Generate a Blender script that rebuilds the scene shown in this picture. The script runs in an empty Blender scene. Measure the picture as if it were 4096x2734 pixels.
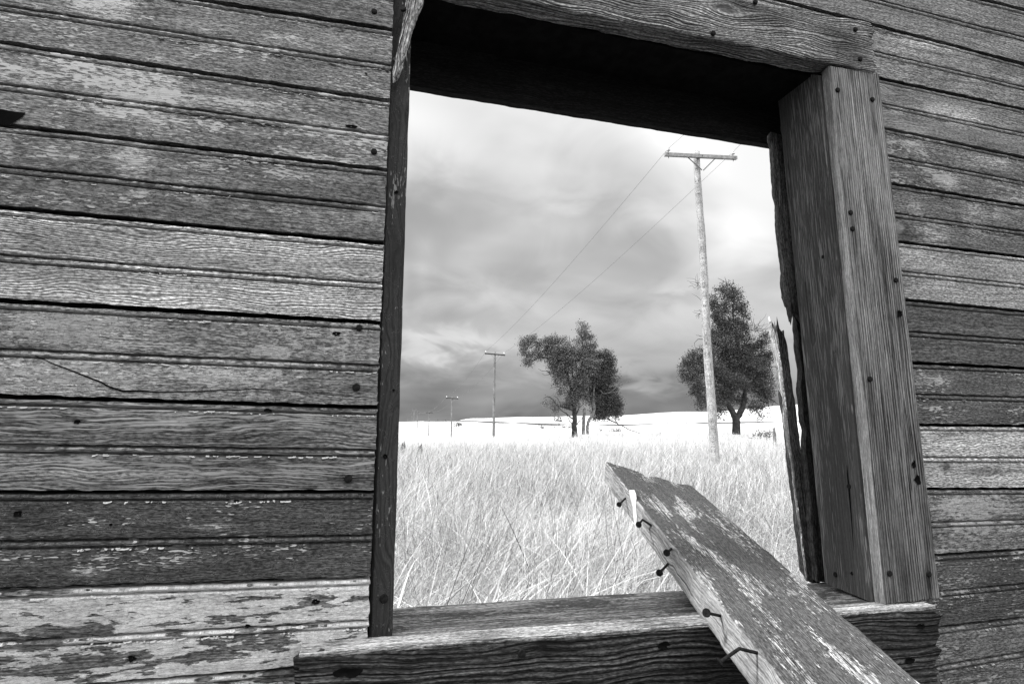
import bpy, math, random
import numpy as np
from mathutils import Matrix, Vector
rng = np.random.default_rng(11); random.seed(5)
S = bpy.context.scene
COL = S.collection
# ------------------------------------------------------------------ camera
D = 0.95; EYE = 1.5; F = 2300.0; W, H = 4096, 2734
def _rot(a, b, c):
    ca, sa, cb, sb, cc, sc = math.cos(a), math.sin(a), math.cos(b), math.sin(b), math.cos(c), math.sin(c)
    Ry = np.array([[ca, 0, sa], [0, 1, 0], [-sa, 0, ca]]); Rx = np.array([[1, 0, 0], [0, cb, -sb], [0, sb, cb]])
    Rz = np.array([[cc, -sc, 0], [sc, cc, 0], [0, 0, 1]])
    return Rz @ Rx @ Ry
CR = _rot(*np.radians([-14.63, -10.56, 0.31]))
CP = np.array([0, -D, EYE])
cam_d = bpy.data.cameras.new('camera'); cam = bpy.data.objects.new('camera', cam_d); COL.objects.link(cam)
cam_d.sensor_fit = 'HORIZONTAL'; cam_d.sensor_width = 36; cam_d.lens = F / W * 36
cam_d.clip_start = 0.01; cam_d.clip_end = 20000
def _w(v): return Vector((v[0], v[2], -v[1]))          # lens axes (right, down, forward) to world
_r, _dn, _f = _w(CR[0]), _w(CR[1]), _w(CR[2])
M = Matrix((( _r.x, -_dn.x, -_f.x, CP[0]), (_r.y, -_dn.y, -_f.y, CP[1]), (_r.z, -_dn.z, -_f.z, CP[2]), (0, 0, 0, 1)))
cam.matrix_world = M; S.camera = cam
# ------------------------------------------------------------------ sky, sun, exposure
SUN_EL, SUN_AZ = math.radians(52), math.radians(-91)    # azimuth from +Y towards +X
wd = bpy.data.worlds.new('World'); S.world = wd; wd.use_nodes = True
class NT:
    """tiny helper to write node trees"""
    def __init__(s, tree): s.t = tree; s.n = tree.nodes; s.l = tree.links
    def node(s, kind, **kw):
        n = s.n.new(kind)
        for k, v in kw.items():
            if k[0] == '_': setattr(n, k[1:], v)
        return n
    def set(s, sock, v):
        if isinstance(v, bpy.types.NodeSocket): s.l.new(v, sock)
        elif v is not None: sock.default_value = v
    def math(s, op, a, b=None, c=None, clamp=False):
        n = s.n.new('ShaderNodeMath'); n.operation = op; n.use_clamp = clamp
        s.set(n.inputs[0], a); s.set(n.inputs[1], b); s.set(n.inputs[2], c); return n.outputs[0]
    def vec(s, x, y, z):
        n = s.n.new('ShaderNodeCombineXYZ')
        for i, v in enumerate((x, y, z)): s.set(n.inputs[i], v)
        return n.outputs[0]
    def sep(s, v):
        n = s.n.new('ShaderNodeSeparateXYZ'); s.l.new(v, n.inputs[0]); return n.outputs
    def noise(s, v, scale=1, detail=2, rough=.5, dist=0, lac=2):
        n = s.n.new('ShaderNodeTexNoise'); s.l.new(v, n.inputs['Vector'])
        n.inputs['Scale'].default_value = scale; n.inputs['Detail'].default_value = detail
        n.inputs['Roughness'].default_value = rough; n.inputs['Distortion'].default_value = dist; n.inputs['Lacunarity'].default_value = lac
        return n.outputs[0]
    def ramp(s, v, a, b, lo=0., hi=1.):
        n = s.n.new('ShaderNodeMapRange'); n.interpolation_type = 'SMOOTHSTEP'; s.set(n.inputs[0], v)
        for i, q in zip((1, 2, 3, 4), (a, b, lo, hi)): s.set(n.inputs[i], q)
        return n.outputs[0]
    def lerp(s, f, a, b):
        n = s.n.new('ShaderNodeMix'); n.data_type = 'FLOAT'; s.set(n.inputs[0], f); s.set(n.inputs[2], a); s.set(n.inputs[3], b); return n.outputs[0]
def _sray(px, py):
    d = CR.T @ np.array([px - W / 2, py - H / 2, F]); return d[0] / d[2], -d[1] / d[2]
def build_world():
    t = NT(wd.node_tree); t.n.clear()
    tc = t.n.new('ShaderNodeTexCoord').outputs['Generated']
    x, y, z = t.sep(tc)
    sky = t.n.new('ShaderNodeTexSky'); sky.sky_type = 'NISHITA'; sky.sun_disc = False
    sky.sun_elevation = SUN_EL; sky.sun_rotation = SUN_AZ; sky.dust_density = 2.0
    bw = t.n.new('ShaderNodeRGBToBW'); t.l.new(sky.outputs[0], bw.inputs[0])
    zz = t.math('MAXIMUM', z, 0.0)
    den = t.math('ADD', zz, 0.30)
    u = t.math('DIVIDE', x, den); v = t.math('DIVIDE', y, den)
    p = t.vec(u, t.math('MULTIPLY', v, 1.0), 3.1)
    n1 = t.noise(p, 1.5, 3, .45, .5); n2 = t.noise(p, 4.2, 4, .5, .6)
    n3 = t.noise(t.vec(t.math('MULTIPLY', u, .55), t.math('MULTIPLY', v, 1.5), 8.7), 1.3, 3, .5, .3)
    c = t.math('ADD', t.math('MULTIPLY', n1, .58), t.math('ADD', t.math('MULTIPLY', n2, .20), t.math('MULTIPLY', n3, .22)))
    cl = t.ramp(c, .37, .62)
    el = t.ramp(zz, .055, .34)
    # storm-dark band low over the fields, brighter cloud towards the top and to the right
    side = t.ramp(t.math('DIVIDE', x, t.math('MAXIMUM', y, .05)), .1, .75)
    lo = t.math('ADD', .14, t.math('MULTIPLY', cl, .22))
    hi = t.math('ADD', t.math('ADD', .40, t.math('MULTIPLY', cl, .42)), t.math('MULTIPLY', side, .13))
    g = t.lerp(el, lo, hi)
    yy = t.math('MAXIMUM', y, .05); az = t.math('DIVIDE', x, yy); ez = t.math('DIVIDE', z, yy)
    fy = t.ramp(y, .05, .3)
    for fx, fyy, sx, sy, am in ((1620, 330, 300, 190, .16), (1480, 560, 420, 170, -.17), (1720, 520, 260, 150, .15), (1000, 330, 300, 160, .20), (1000, 620, 240, 120, .08), (1330, 480, 200, 60, -.08), (1040, 790, 380, 55, .30), (1400, 850, 240, 40, .14), (1600, 690, 260, 45, -.14), (1010, 560, 200, 200, .08), (1300, 900, 900, 60, -.06)):
        d0 = _sray(fx * 1.7437, fyy * 1.7437); k = 1 / 2300. * 1.7437
        gx = t.math('POWER', t.math('DIVIDE', t.math('SUBTRACT', t.math('ADD', az, t.math('MULTIPLY', t.math('SUBTRACT', n1, .5), .5)), d0[0]), sx * k * .5), 2.)
        gz = t.math('POWER', t.math('DIVIDE', t.math('SUBTRACT', t.math('ADD', ez, t.math('MULTIPLY', t.math('SUBTRACT', n2, .5), .16)), d0[1]), sy * k * .5), 2.)
        g = t.math('ADD', g, t.math('MULTIPLY', t.math('MULTIPLY', t.math('POWER', 2.718, t.math('MULTIPLY', t.math('ADD', gx, gz), -1.)), am), fy))
    g = t.math('MAXIMUM', t.math('MULTIPLY', g, 1.06), .1)
    zen = t.ramp(z, .45, .9); g = t.math('MULTIPLY', g, t.lerp(zen, 1.0, SKYTOP))  # zenith raised as well, added fill light
    g = t.math('MULTIPLY', g, t.ramp(y, .15, -.55, 1.0, SKYBACK))   # sky behind the viewer raised as added fill light for the wall
    up = t.ramp(z, -.06, 0.0, .25, 1.)
    g = t.math('MULTIPLY', g, up)
    g = t.math('ADD', t.math('MULTIPLY', g, 9.4), t.math('MULTIPLY', bw.outputs[0], .06))
    bg = t.n.new('ShaderNodeBackground'); bg.inputs['Strength'].default_value = .1
    t.l.new(t.vec(g, g, g), bg.inputs[0])
    o = t.n.new('ShaderNodeOutputWorld'); t.l.new(bg.outputs[0], o.inputs[0])
SKYTOP = 1.6; SKYBACK = 3.1
build_world()
sd = bpy.data.lights.new('sun', 'SUN'); sd.energy = 4.9; sd.angle = math.radians(7); sd.color = (1, 1, 1)
so = bpy.data.objects.new('sun', sd); COL.objects.link(so)
sdir = Vector((math.sin(SUN_AZ) * math.cos(SUN_EL), math.cos(SUN_AZ) * math.cos(SUN_EL), math.sin(SUN_EL)))
so.rotation_euler = sdir.to_track_quat('Z', 'Y').to_euler(); so.location = (-3, 0, 6)
S.view_settings.view_transform = 'Standard'; S.view_settings.look = 'None'
S.view_settings.exposure = 0.0; S.view_settings.gamma = 1.0
# ------------------------------------------------------------------ geometry helpers
def ray(px, py):
    d = CR.T @ np.array([px - W / 2, py - H / 2, F]); return np.array([d[0], d[2], -d[1]])
def P(px, py, Y):                       # the point of the plane y = Y seen at a photo position
    d = ray(px, py); return CP + d * (Y + D) / d[1]
def PZ(px, py, Z):
    d = ray(px, py); return CP + d * (Z - EYE) / d[2]
def proj(p):
    q = np.asarray(p, float) - CP; q = CR @ np.array([q[0], -q[2], q[1]]); return q[:2] / q[2] * F + (W / 2, H / 2)
def unit(v): v = np.asarray(v, float); return v / np.linalg.norm(v)
def tag(o, label=None, cat=None, group=None, kind=None):
    for k, v in (('label', label), ('category', cat), ('group', group), ('kind', kind)):
        if v: o[k] = v
    return o
def empty(name, loc, label, cat, group=None, kind=None):
    o = bpy.data.objects.new(name, None); o.empty_display_size = .05; COL.objects.link(o); o.location = loc
    return tag(o, label, cat, group, kind)
def mesh(name, verts, faces, mat, parent=None, frame=None, smooth=False):
    """verts in world space, stored in the local axes of `frame` (3 columns + origin)"""
    v = np.asarray(verts, float)
    if frame is None: frame = (np.eye(3), v.mean(0) if len(v) else np.zeros(3))
    Rm, o0 = frame
    lv = (v - o0) @ Rm
    me = bpy.data.meshes.new(name)
    if isinstance(faces, np.ndarray):
        nf, k = faces.shape
        me.vertices.add(len(lv)); me.vertices.foreach_set('co', lv.astype('f').ravel())
        me.loops.add(nf * k); me.loops.foreach_set('vertex_index', faces.astype('i').ravel())
        me.polygons.add(nf); me.polygons.foreach_set('loop_start', np.arange(0, nf * k, k, dtype='i'))
        me.update(calc_edges=True); me.validate()
    else:
        me.from_pydata([tuple(q) for q in lv], [], faces)
    if smooth: me.polygons.foreach_set('use_smooth', np.ones(len(me.polygons), bool))
    me.materials.append(mat)
    o = bpy.data.objects.new(name, me); COL.objects.link(o)
    mw = Matrix.Translation(Vector(o0)) @ Matrix([list(r) for r in Rm]).to_4x4()
    if parent is not None:
        o.parent = parent
        pm = Matrix.Identity(4); q = parent
        chain = []
        while q: chain.append(q); q = q.parent
        for q in reversed(chain): pm = pm @ q.matrix_basis
        o.matrix_basis = pm.inverted() @ mw
    else: o.matrix_basis = mw
    return o
def vnoise(x, seed, scale=1.0):
    """smooth 1-D value noise, -1..1"""
    x = np.asarray(x, float) * scale + seed * 17.31
    i = np.floor(x).astype(int); f = x - i; f = f * f * (3 - 2 * f)
    h = lambda k: np.modf(np.sin(k * 127.1 + seed * 3.7) * 43758.5453)[0]
    return h(i) * (1 - f) + h(i + 1) * f
def fbm(x, seed, scale, n=3):
    return sum(vnoise(x, seed + k * 5, scale * 2 ** k) * .5 ** k for k in range(n))
class Geo:
    def __init__(s): s.v = []; s.f = []
    def add(s, v, f):
        b = len(s.v); s.v += [tuple(q) for q in v]; s.f += [tuple(i + b for i in q) for q in f]
    def tube(s, pts, rad, n=8, cap=True):
        pts = [np.asarray(p, float) for p in pts]; vs = []; m = len(pts)
        if not hasattr(rad, '__len__'): rad = [rad] * m
        ref = None
        for i in range(m):
            d = unit(pts[min(i + 1, m - 1)] - pts[max(i - 1, 0)])
            if ref is None: ref = np.array([0, 0, 1.]) if abs(d[2]) < .9 else np.array([1., 0, 0])
            a = unit(np.cross(d, ref)); b = np.cross(a, d); ref = b
            for k in range(n):
                t = 2 * math.pi * k / n; vs.append(pts[i] + rad[i] * (math.cos(t) * a + math.sin(t) * b))
        fs = [(i * n + k, i * n + (k + 1) % n, (i + 1) * n + (k + 1) % n, (i + 1) * n + k) for i in range(m - 1) for k in range(n)]
        if cap: fs += [tuple(range(n - 1, -1, -1)), tuple(range((m - 1) * n, m * n))]
        s.add(vs, fs)
    def box(s, c, ax, h):
        c = np.asarray(c, float); vs = []
        for i in (-1, 1):
            for j in (-1, 1):
                for k in (-1, 1): vs.append(c + i * h[0] * ax[0] + j * h[1] * ax[1] + k * h[2] * ax[2])
        s.add(vs, [(0, 1, 3, 2), (4, 6, 7, 5), (0, 4, 5, 1), (2, 3, 7, 6), (0, 2, 6, 4), (1, 5, 7, 3)])
    def build(s, name, mat, parent=None, frame=None, smooth=False): return mesh(name, s.v, s.f, mat, parent, frame, smooth)
# ------------------------------------------------------------------ materials
def diffuse_mat(name, g, rough=.8, var=.0, scale=30, bump=0, spec=.2):
    m = bpy.data.materials.new(name); m.use_nodes = True; t = NT(m.node_tree); b = t.n['Principled BSDF']
    b.inputs['Roughness'].default_value = rough; b.inputs['Specular IOR Level'].default_value = spec
    tc = t.n.new('ShaderNodeTexCoord').outputs['Object']
    n = t.noise(tc, scale, 4, .6)
    val = t.math('MULTIPLY', t.lerp(t.ramp(n, .3, .7), 1 - var, 1 + var), g)
    t.l.new(t.vec(val, val, val), b.inputs['Base Color'])
    if bump:
        bp = t.n.new('ShaderNodeBump'); bp.inputs['Distance'].default_value = bump; t.l.new(n, bp.inputs['Height']); t.l.new(bp.outputs[0], b.inputs['Normal'])
    return m
def wood(name, base, grain=.35, pitch=.0035, wavy=.004, fine=.3, paint=0., pcol=.4, pscale=(22, 90), pbroad=(3, 14), relief=.0012,
         flakes=0., cracks=.3, blot=.25, seed=0., knots=(), streak=0., smear=0., ghost=0., spots=(), contrast=1.5, speck=1.):
    """weathered board: x of the object runs along the grain, y across it"""
    m = bpy.data.materials.new(name); m.use_nodes = True; t = NT(m.node_tree); b = t.n['Principled BSDF']
    b.inputs['Roughness'].default_value = .85; b.inputs['Specular IOR Level'].default_value = .15
    tc = t.n.new('ShaderNodeTexCoord').outputs['Object']
    x, y, z = t.sep(tc)
    xs = t.math('ADD', x, seed * 3.17); w = t.math('ADD', y, z)
    # slow waves of the growth rings, bent round the knots
    lowf = t.noise(t.vec(t.math('MULTIPLY', xs, 5.), t.math('MULTIPLY', w, 16.), seed), 1, 2, .5)
    warp = t.math('MULTIPLY', t.math('SUBTRACT', lowf, .5), wavy * 10)
    wob = t.math('MULTIPLY', t.math('SUBTRACT', t.noise(t.vec(t.math('MULTIPLY', xs, 45.), t.math('MULTIPLY', w, 160.), seed + 3), 1, 2, .5), .5), wavy * .5)
    ww = t.math('ADD', t.math('ADD', w, warp), wob)
    kd = None
    for (kx, ky, kr) in knots:
        dx = t.math('SUBTRACT', x, kx); dy = t.math('SUBTRACT', y, ky)
        dd = t.math('SQRT', t.math('ADD', t.math('POWER', t.math('MULTIPLY', dx, .55), 2.), t.math('POWER', dy, 2.)))
        g = t.math('POWER', 2.718, t.math('MULTIPLY', t.math('POWER', t.math('DIVIDE', dd, kr * 1.5), 2.), -1.))
        sg = t.math('MULTIPLY', t.math('MULTIPLY', dy, g), -.9)
        ww = t.math('ADD', ww, sg)
        kk = t.ramp(dd, kr * .35, kr * .75, 1., 0.)
        kd = kk if kd is None else t.math('MAXIMUM', kd, kk)
    ph = t.math('MULTIPLY', ww, 2 * math.pi / pitch)
    # uneven spacing
    ph = t.math('ADD', ph, t.math('MULTIPLY', t.noise(t.vec(t.math('MULTIPLY', xs, .8), t.math('MULTIPLY', ww, 110.), seed + 7), 1, 2, .5), 9.))
    ring = t.math('ADD', t.math('MULTIPLY', t.math('SINE', ph), .5), .5)
    ring = t.math('POWER', ring, .7)
    fib = t.noise(t.vec(t.math('MULTIPLY', xs, 26.), t.math('MULTIPLY', ww, 620.), seed + 1), 1, 3, .7)
    fib2 = t.noise(t.vec(t.math('MULTIPLY', xs, 6.), t.math('MULTIPLY', ww, 250.), seed + 2), 1, 3, .6)
    bl = t.noise(t.vec(t.math('MULTIPLY', xs, 5.), t.math('MULTIPLY', w, 13.), seed + 5), 1, 4, .6)
    rg = t.math('MULTIPLY', ring, t.ramp(t.noise(t.vec(t.math('MULTIPLY', xs, 3.), t.math('MULTIPLY', w, 26.), seed + 11), 1, 2, .5), .3, .62, .35, 1.))
    tone = t.math('ADD', t.math('ADD', 1 - grain * .6 - fine * 1.05 - blot * .5, t.math('MULTIPLY', rg, grain * 1.1)),
                  t.math('ADD', t.math('MULTIPLY', t.math('ADD', t.math('MULTIPLY', t.ramp(fib, .34, .66), 1.1), t.math('MULTIPLY', t.ramp(fib2, .3, .7), 1.0)), fine), t.math('MULTIPLY', t.ramp(bl, .25, .75), blot)))
    # fine grime lying across the board in small irregular specks
    sp = t.noise(t.vec(t.math('MULTIPLY', xs, 120.), t.math('MULTIPLY', w, 420.), seed + 17), 1, 3, .7)
    tone = t.math('MULTIPLY', t.math('MAXIMUM', tone, .12), t.ramp(sp, .32, .66, 1 - .5 * speck, 1 + .5 * speck))
    tone = t.math('POWER', tone, contrast)
    val = t.math('MULTIPLY', tone, base)
    # drying cracks: thin dark lines along the grain
    ck = t.noise(t.vec(t.math('MULTIPLY', xs, 3.5), t.math('MULTIPLY', ww, 190.), seed + 21), 1, 3, .55)
    crk = t.math('MULTIPLY', t.ramp(ck, .335, .29), cracks)
    val = t.math('MULTIPLY', val, t.math('SUBTRACT', 1., t.math('MULTIPLY', crk, .8)))
    hgt = t.math('ADD', t.math('MULTIPLY', rg, grain * .9), t.math('MULTIPLY', fib2, fine * .6))
    hgt = t.math('ADD', hgt, t.math('MULTIPLY', fib, fine * .35))
    hgt = t.math('SUBTRACT', hgt, t.math('MULTIPLY', crk, 1.2))
    spot = None
    for (kx, ky, rx, ry, am) in spots:
        dd = t.math('ADD', t.math('POWER', t.math('DIVIDE', t.math('ADD', t.math('SUBTRACT', x, kx), t.math('MULTIPLY', t.math('SUBTRACT', fib2, .5), .03)), rx), 2.), t.math('POWER', t.math('DIVIDE', t.math('SUBTRACT', y, ky), ry), 2.))
        g = t.math('MULTIPLY', t.math('POWER', 2.718, t.math('MULTIPLY', t.math('POWER', dd, 1.5), -1.)), am); spot = g if spot is None else t.math('ADD', spot, g)
    if spot is not None:
        sm_ = t.math('MULTIPLY', spot, t.ramp(fib, .3, .7, .5, 1.3))
        val = t.math('MULTIPLY', val, t.math('MAXIMUM', t.math('ADD', 1., sm_), .12))
    if ghost:   # pale rubbed spots where the coating has thinned
        gh = t.noise(t.vec(t.math('MULTIPLY', xs, 9.), t.math('MULTIPLY', w, 20.), seed + 31), 1, 3, .55)
        gm = t.math('MULTIPLY', t.ramp(gh, .60, .70), ghost)
        val = t.math('ADD', val, t.math('MULTIPLY', t.math('MULTIPLY', gm, t.ramp(fib2, .3, .7, .5, 1.2)), base * 1.0))
    if streak:   # pale paint left in the hollows of the grain
        st = t.noise(t.vec(t.math('MULTIPLY', xs, 14.), t.math('MULTIPLY', ww, 420.), seed + 41), 1, 3, .6)
        br = t.noise(t.vec(t.math('MULTIPLY', xs, 2.5), t.math('MULTIPLY', w, 22.), seed + 42), 1, 2, .5)
        sm = t.math('MULTIPLY', t.ramp(t.math('ADD', st, t.math('MULTIPLY', t.math('SUBTRACT', br, .5), .5)), .545, .60), streak)
        val = t.lerp(sm, val, pcol); hgt = t.math('ADD', hgt, t.math('MULTIPLY', sm, .3))
    if flakes:   # small lens-shaped chips of lifted paint
        a = t.noise(t.vec(t.math('MULTIPLY', xs, 75.), t.math('MULTIPLY', w, 330.), seed + 51), 1, 2, .5)
        br = t.noise(t.vec(t.math('MULTIPLY', xs, 7.), t.math('MULTIPLY', w, 28.), seed + 52), 1, 3, .6)
        fm = t.ramp(t.math('ADD', a, t.math('MULTIPLY', t.math('SUBTRACT', br, .5), 1.1)) if spot is None else t.math('ADD', t.math('ADD', a, t.math('MULTIPLY', spot, .12)), t.math('MULTIPLY', t.math('SUBTRACT', br, .5), 1.1)), .72 - .12 * flakes, .78 - .12 * flakes)
        val = t.lerp(fm, val, pcol); hgt = t.math('ADD', hgt, t.math('MULTIPLY', fm, .9))
        # hair-fine lifted edges all over
        vo = t.n.new('ShaderNodeTexVoronoi'); vo.feature = 'DISTANCE_TO_EDGE'
        t.l.new(t.vec(t.math('MULTIPLY', xs, 230.), t.math('MULTIPLY', w, 460.), seed), vo.inputs['Vector']); vo.inputs['Scale'].default_value = 1
        ed = t.math('MULTIPLY', t.ramp(vo.outputs['Distance'], .0, .09, 1., 0.), t.ramp(t.noise(t.vec(t.math('MULTIPLY', xs, 60.), t.math('MULTIPLY', w, 90.), seed + 8), 1, 2, .5), .5, .62))
        val = t.math('ADD', val, t.math('MULTIPLY', ed, pcol * .28)); hgt = t.math('ADD', hgt, t.math('MULTIPLY', ed, .5))
    if paint:
        a = t.noise(t.vec(t.math('MULTIPLY', xs, float(pscale[0])), t.math('MULTIPLY', w, float(pscale[1])), seed + 61), 1, 6, .62)
        br = t.noise(t.vec(t.math('MULTIPLY', xs, float(pbroad[0])), t.math('MULTIPLY', w, float(pbroad[1])), seed + 62), 1, 3, .5)
        q = t.math('ADD', t.math('MULTIPLY', a, .80), t.math('MULTIPLY', br, .50))
        if spot is not None: q = t.math('ADD', q, t.math('MULTIPLY', spot, .14))
        th = .65 + .16 * (1 - 2 * paint)
        pm = t.ramp(q, th, th + .018)
        vo = t.n.new('ShaderNodeTexVoronoi'); vo.feature = 'DISTANCE_TO_EDGE'
        t.l.new(t.vec(t.math('MULTIPLY', xs, 150.), t.math('MULTIPLY', w, 340.), seed), vo.inputs['Vector']); vo.inputs['Scale'].default_value = 1
        ed = t.ramp(vo.outputs['Distance'], .0, .05, .55, 1.)
        pv = t.math('MULTIPLY', t.math('MULTIPLY', t.math('MULTIPLY', ed, pcol), t.ramp(sp, .3, .68, .62, 1.25)), t.math('MULTIPLY', t.ramp(fib2, .3, .7, .78, 1.12), t.ramp(bl, .3, .7, .8, 1.1)))
        val = t.lerp(pm, val, pv)
        hgt = t.math('ADD', t.math('MULTIPLY', hgt, t.lerp(pm, 1., .45)), t.math('MULTIPLY', pm, .8))
        hgt = t.math('ADD', hgt, t.math('MULTIPLY', t.math('MULTIPLY', ed, pm), .25))
    if smear:   # dark lichen and dirt
        a = t.noise(t.vec(t.math('MULTIPLY', xs, 70.), t.math('MULTIPLY', w, 150.), seed + 71), 1, 7, .72)
        br = t.noise(t.vec(t.math('MULTIPLY', xs, 6.), t.math('MULTIPLY', w, 22.), seed + 72), 1, 3, .5)
        th = .60 - (smear - .5) * .12
        sm = t.ramp(t.math('ADD', t.math('MULTIPLY', a, .55), t.math('MULTIPLY', br, .65)), th - .014, th + .014)
        val = t.lerp(t.math('MULTIPLY', sm, .9), val, t.math('MULTIPLY', t.ramp(sp, .3, .66, .45, 1.6), base * .27)); hgt = t.math('ADD', hgt, t.math('MULTIPLY', sm, .4))
    if kd is not None:
        val = t.lerp(t.math('MULTIPLY', kd, .75), val, base * .3)
    val = t.math('MAXIMUM', val, .004)
    t.l.new(t.vec(val, val, val), b.inputs['Base Color'])
    bp = t.n.new('ShaderNodeBump'); bp.inputs['Distance'].default_value = relief; bp.inputs['Strength'].default_value = 1.
    t.l.new(hgt, bp.inputs['Height']); t.l.new(bp.outputs[0], b.inputs['Normal'])
    return m
NAIL = diffuse_mat('rusted_iron', .013, .9, .5, 300, .0006, .08)
FLAKE = diffuse_mat('paint_chip', .34, .8, .15, 200)
BLACKWOOD = diffuse_mat('shade_dark_wood', .0055, .95, .4, 40, .001, .05)  # near-black so the soffit's deep shade sits in the colour
# ------------------------------------------------------------------ board builder
def frame_of(c):
    TL, TR, BR, BL = [np.asarray(q, float) for q in c]
    u = (TR + BR - TL - BL) / 2; v = (TL + TR - BL - BR) / 2
    return u, v
def board(name, c, t, mat, parent=None, lengthwise='u', step=.006, bev=.0025, warp=.0006, edge=.0012, rag0=0., rag1=0., seed=0, endfn=None, endlen=.35):
    """plank from the four corners of its front face (TL, TR, BR, BL) and the thickness vector t"""
    TL, TR, BR, BL = [np.asarray(q, float) for q in c]; t = np.asarray(t, float)
    if lengthwise == 'v': TL, TR, BR, BL = TL, BL, BR, TR          # run along the height
    L = np.linalg.norm((TR + BR - TL - BL) / 2); Wd = np.linalg.norm((TL - BL + TR - BR) / 2); T = np.linalg.norm(t)
    n = max(4, int(L / step)); bu, bt = min(.45, bev / Wd), min(.45, bev / T)
    nv = max(3, int(Wd / .008)); nt = max(2, int(T / .008))
    ring = []
    for i in range(nv + 1): ring.append((bu + (1 - 2 * bu) * i / nv, 0.))
    ring.append((1 - bu * .3, bt * .3))
    for i in range(nt + 1): ring.append((1., bt + (1 - 2 * bt) * i / nt))
    ring.append((1 - bu * .3, 1 - bt * .3))
    for i in range(nv + 1): ring.append((1 - bu - (1 - 2 * bu) * i / nv, 1.))
    ring.append((bu * .3, 1 - bt * .3))
    for i in range(nt + 1): ring.append((0., 1 - bt - (1 - 2 * bt) * i / nt))
    ring.append((bu * .3, bt * .3))
    ring = np.array(ring); m = len(ring)
    us = np.linspace(0, 1, n + 1)
    eu = unit((TR + BR - TL - BL)); et = unit(t); ev = unit(TL - BL)
    vs = []
    e_lo = edge * fbm(us * L, seed + 1, 30, 4); e_hi = edge * fbm(us * L, seed + 2, 30, 4); wv = warp * fbm(us * L, seed + 3, 7, 3)
    rj0 = rag0 * (.5 + fbm(ring[:, 0] * Wd + ring[:, 1] * T * .5, seed + 8, 160, 4) * .8); rj1 = rag1 * (.5 + fbm(ring[:, 0] * Wd + ring[:, 1] * T * .5, seed + 9, 160, 4) * .8)
    for i, u in enumerate(us):
        a, bb = BL + (BR - BL) * u, TL + (TR - TL) * u
        pts = a[None] + (bb - a)[None] * ring[:, :1] + t[None] * ring[:, 1:]
        k = (ring[:, 0] - .5) * 2
        pts += ev[None] * (np.where(k > 0, k ** 3 * e_hi[i], k ** 3 * -e_lo[i]))[:, None] + et[None] * wv[i]
        pts += ev[None] * (warp * .4 * vnoise(ring[:, 0] * 9 + u * L * 50, seed + 4))[:, None]
        s0 = max(0, 1 - u * L / .06); s1 = max(0, 1 - (1 - u) * L / .06)
        pts += eu[None] * (rj0 * s0 - rj1 * s1)[:, None]
        if endfn is not None: pts += eu[None] * (endfn(ring[:, 0], ring[:, 1]) * max(0, 1 - (1 - u) * L / endlen))[:, None]
        vs.append(pts)
    vs = np.concatenate(vs)
    fs = [(i * m + k, i * m + (k + 1) % m, (i + 1) * m + (k + 1) % m, (i + 1) * m + k) for i in range(n) for k in range(m)]
    # end caps with a centre vertex so ragged ends triangulate
    c0 = len(vs); vs = np.vstack([vs, vs[:m].mean(0), vs[n * m:(n + 1) * m].mean(0)])
    fs += [(c0, (k + 1) % m, k) for k in range(m)] + [(c0 + 1, n * m + k, n * m + (k + 1) % m) for k in range(m)]
    ex = eu; ez = unit(np.cross(ex, ev)); ey = np.cross(ez, ex)
    o0 = (TL + BR) / 2
    return mesh(name, vs, fs, mat, parent, (np.array([ex, ey, ez]).T, o0), smooth=False)
def second_mat(o, m, d, th=.7):
    """faces looking along d take a second, lit-side material"""
    o.data.materials.append(m); R_ = np.array(o.matrix_basis.to_3x3())
    for f in o.data.polygons:
        if np.dot(R_ @ np.array(f.normal), d) > th: f.material_index = 1
def nail_geo(g, p, d, r=.0045, out=.002, shank=None, bend=None):
    """round nail head at p facing direction d; with a shank the head stands proud"""
    p = np.asarray(p, float); d = unit(d)
    if shank:
        tip = p + d * shank if bend is None else p + np.asarray(bend, float)
        mid = (p + tip) / 2 + unit(np.cross(d, [0.3, .2, 1])) * shank * .05
        g.tube([p - d * .004, mid, tip], [r * .42] * 3, 10)
        dd = unit(tip - mid); g.tube([tip - dd * .001, tip, tip + dd * .0012, tip + dd * .0018], [r * .9, r, r, r * .7], 14)
    else:
        g.tube([p - d * .002, p + d * out * .6, p + d * out, p + d * out * 1.15], [r, r, r * .85, r * .4], 14)
def nail(parent, p, d=(0, -1, 0), r=.0048, **k):
    g = Geo(); nail_geo(g, p, d, r, **k); return g.build('nail', NAIL, parent, smooth=False)
# ------------------------------------------------------------------ the siding wall
wall = empty('plank_wall', (0, 0, .2), 'weathered wall of horizontal beaded siding boards with peeling paint around an open window', 'wall')
LL = [((0, -430), (1571, -150)), ((0, -128), (1571, 119)), ((0, 168), (1557, 403)), ((0, 498), (1543, 679)), ((0, 828), (1529, 972)), ((0, 1203), (1519, 1291)),
      ((0, 1586), (1505, 1631)), ((0, 1971), (1501, 1968)), ((0, 2361), (1480, 2312)), ((0, 2770), (1480, 2650)), ((0, 3180), (1480, 2990))]
RL = [((3486, -340), (4096, -190)), ((3486, -115), (4096, 40)), ((3486, 97), (4096, 257)), ((3517, 312), (4096, 437)), ((3551, 514), (4096, 629)), ((3579, 736), (4096, 822)), ((3609, 969), (4096, 1028)), ((3639, 1200), (4096, 1245)),
      ((3672, 1452), (4096, 1473)), ((3700, 1700), (4096, 1704)), ((3727, 1956), (4096, 1956)), ((3753, 2220), (4096, 2198)), ((3768, 2509), (4096, 2470)), ((3790, 2810), (4096, 2745)), ((3790, 3120), (4096, 3030))]
def zline(l):
    if callable(l): return l
    a, b = P(*l[0], 0), P(*l[1], 0); k = (b[2] - a[2]) / (b[0] - a[0]); return lambda x: a[2] + k * (x - a[0])
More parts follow.
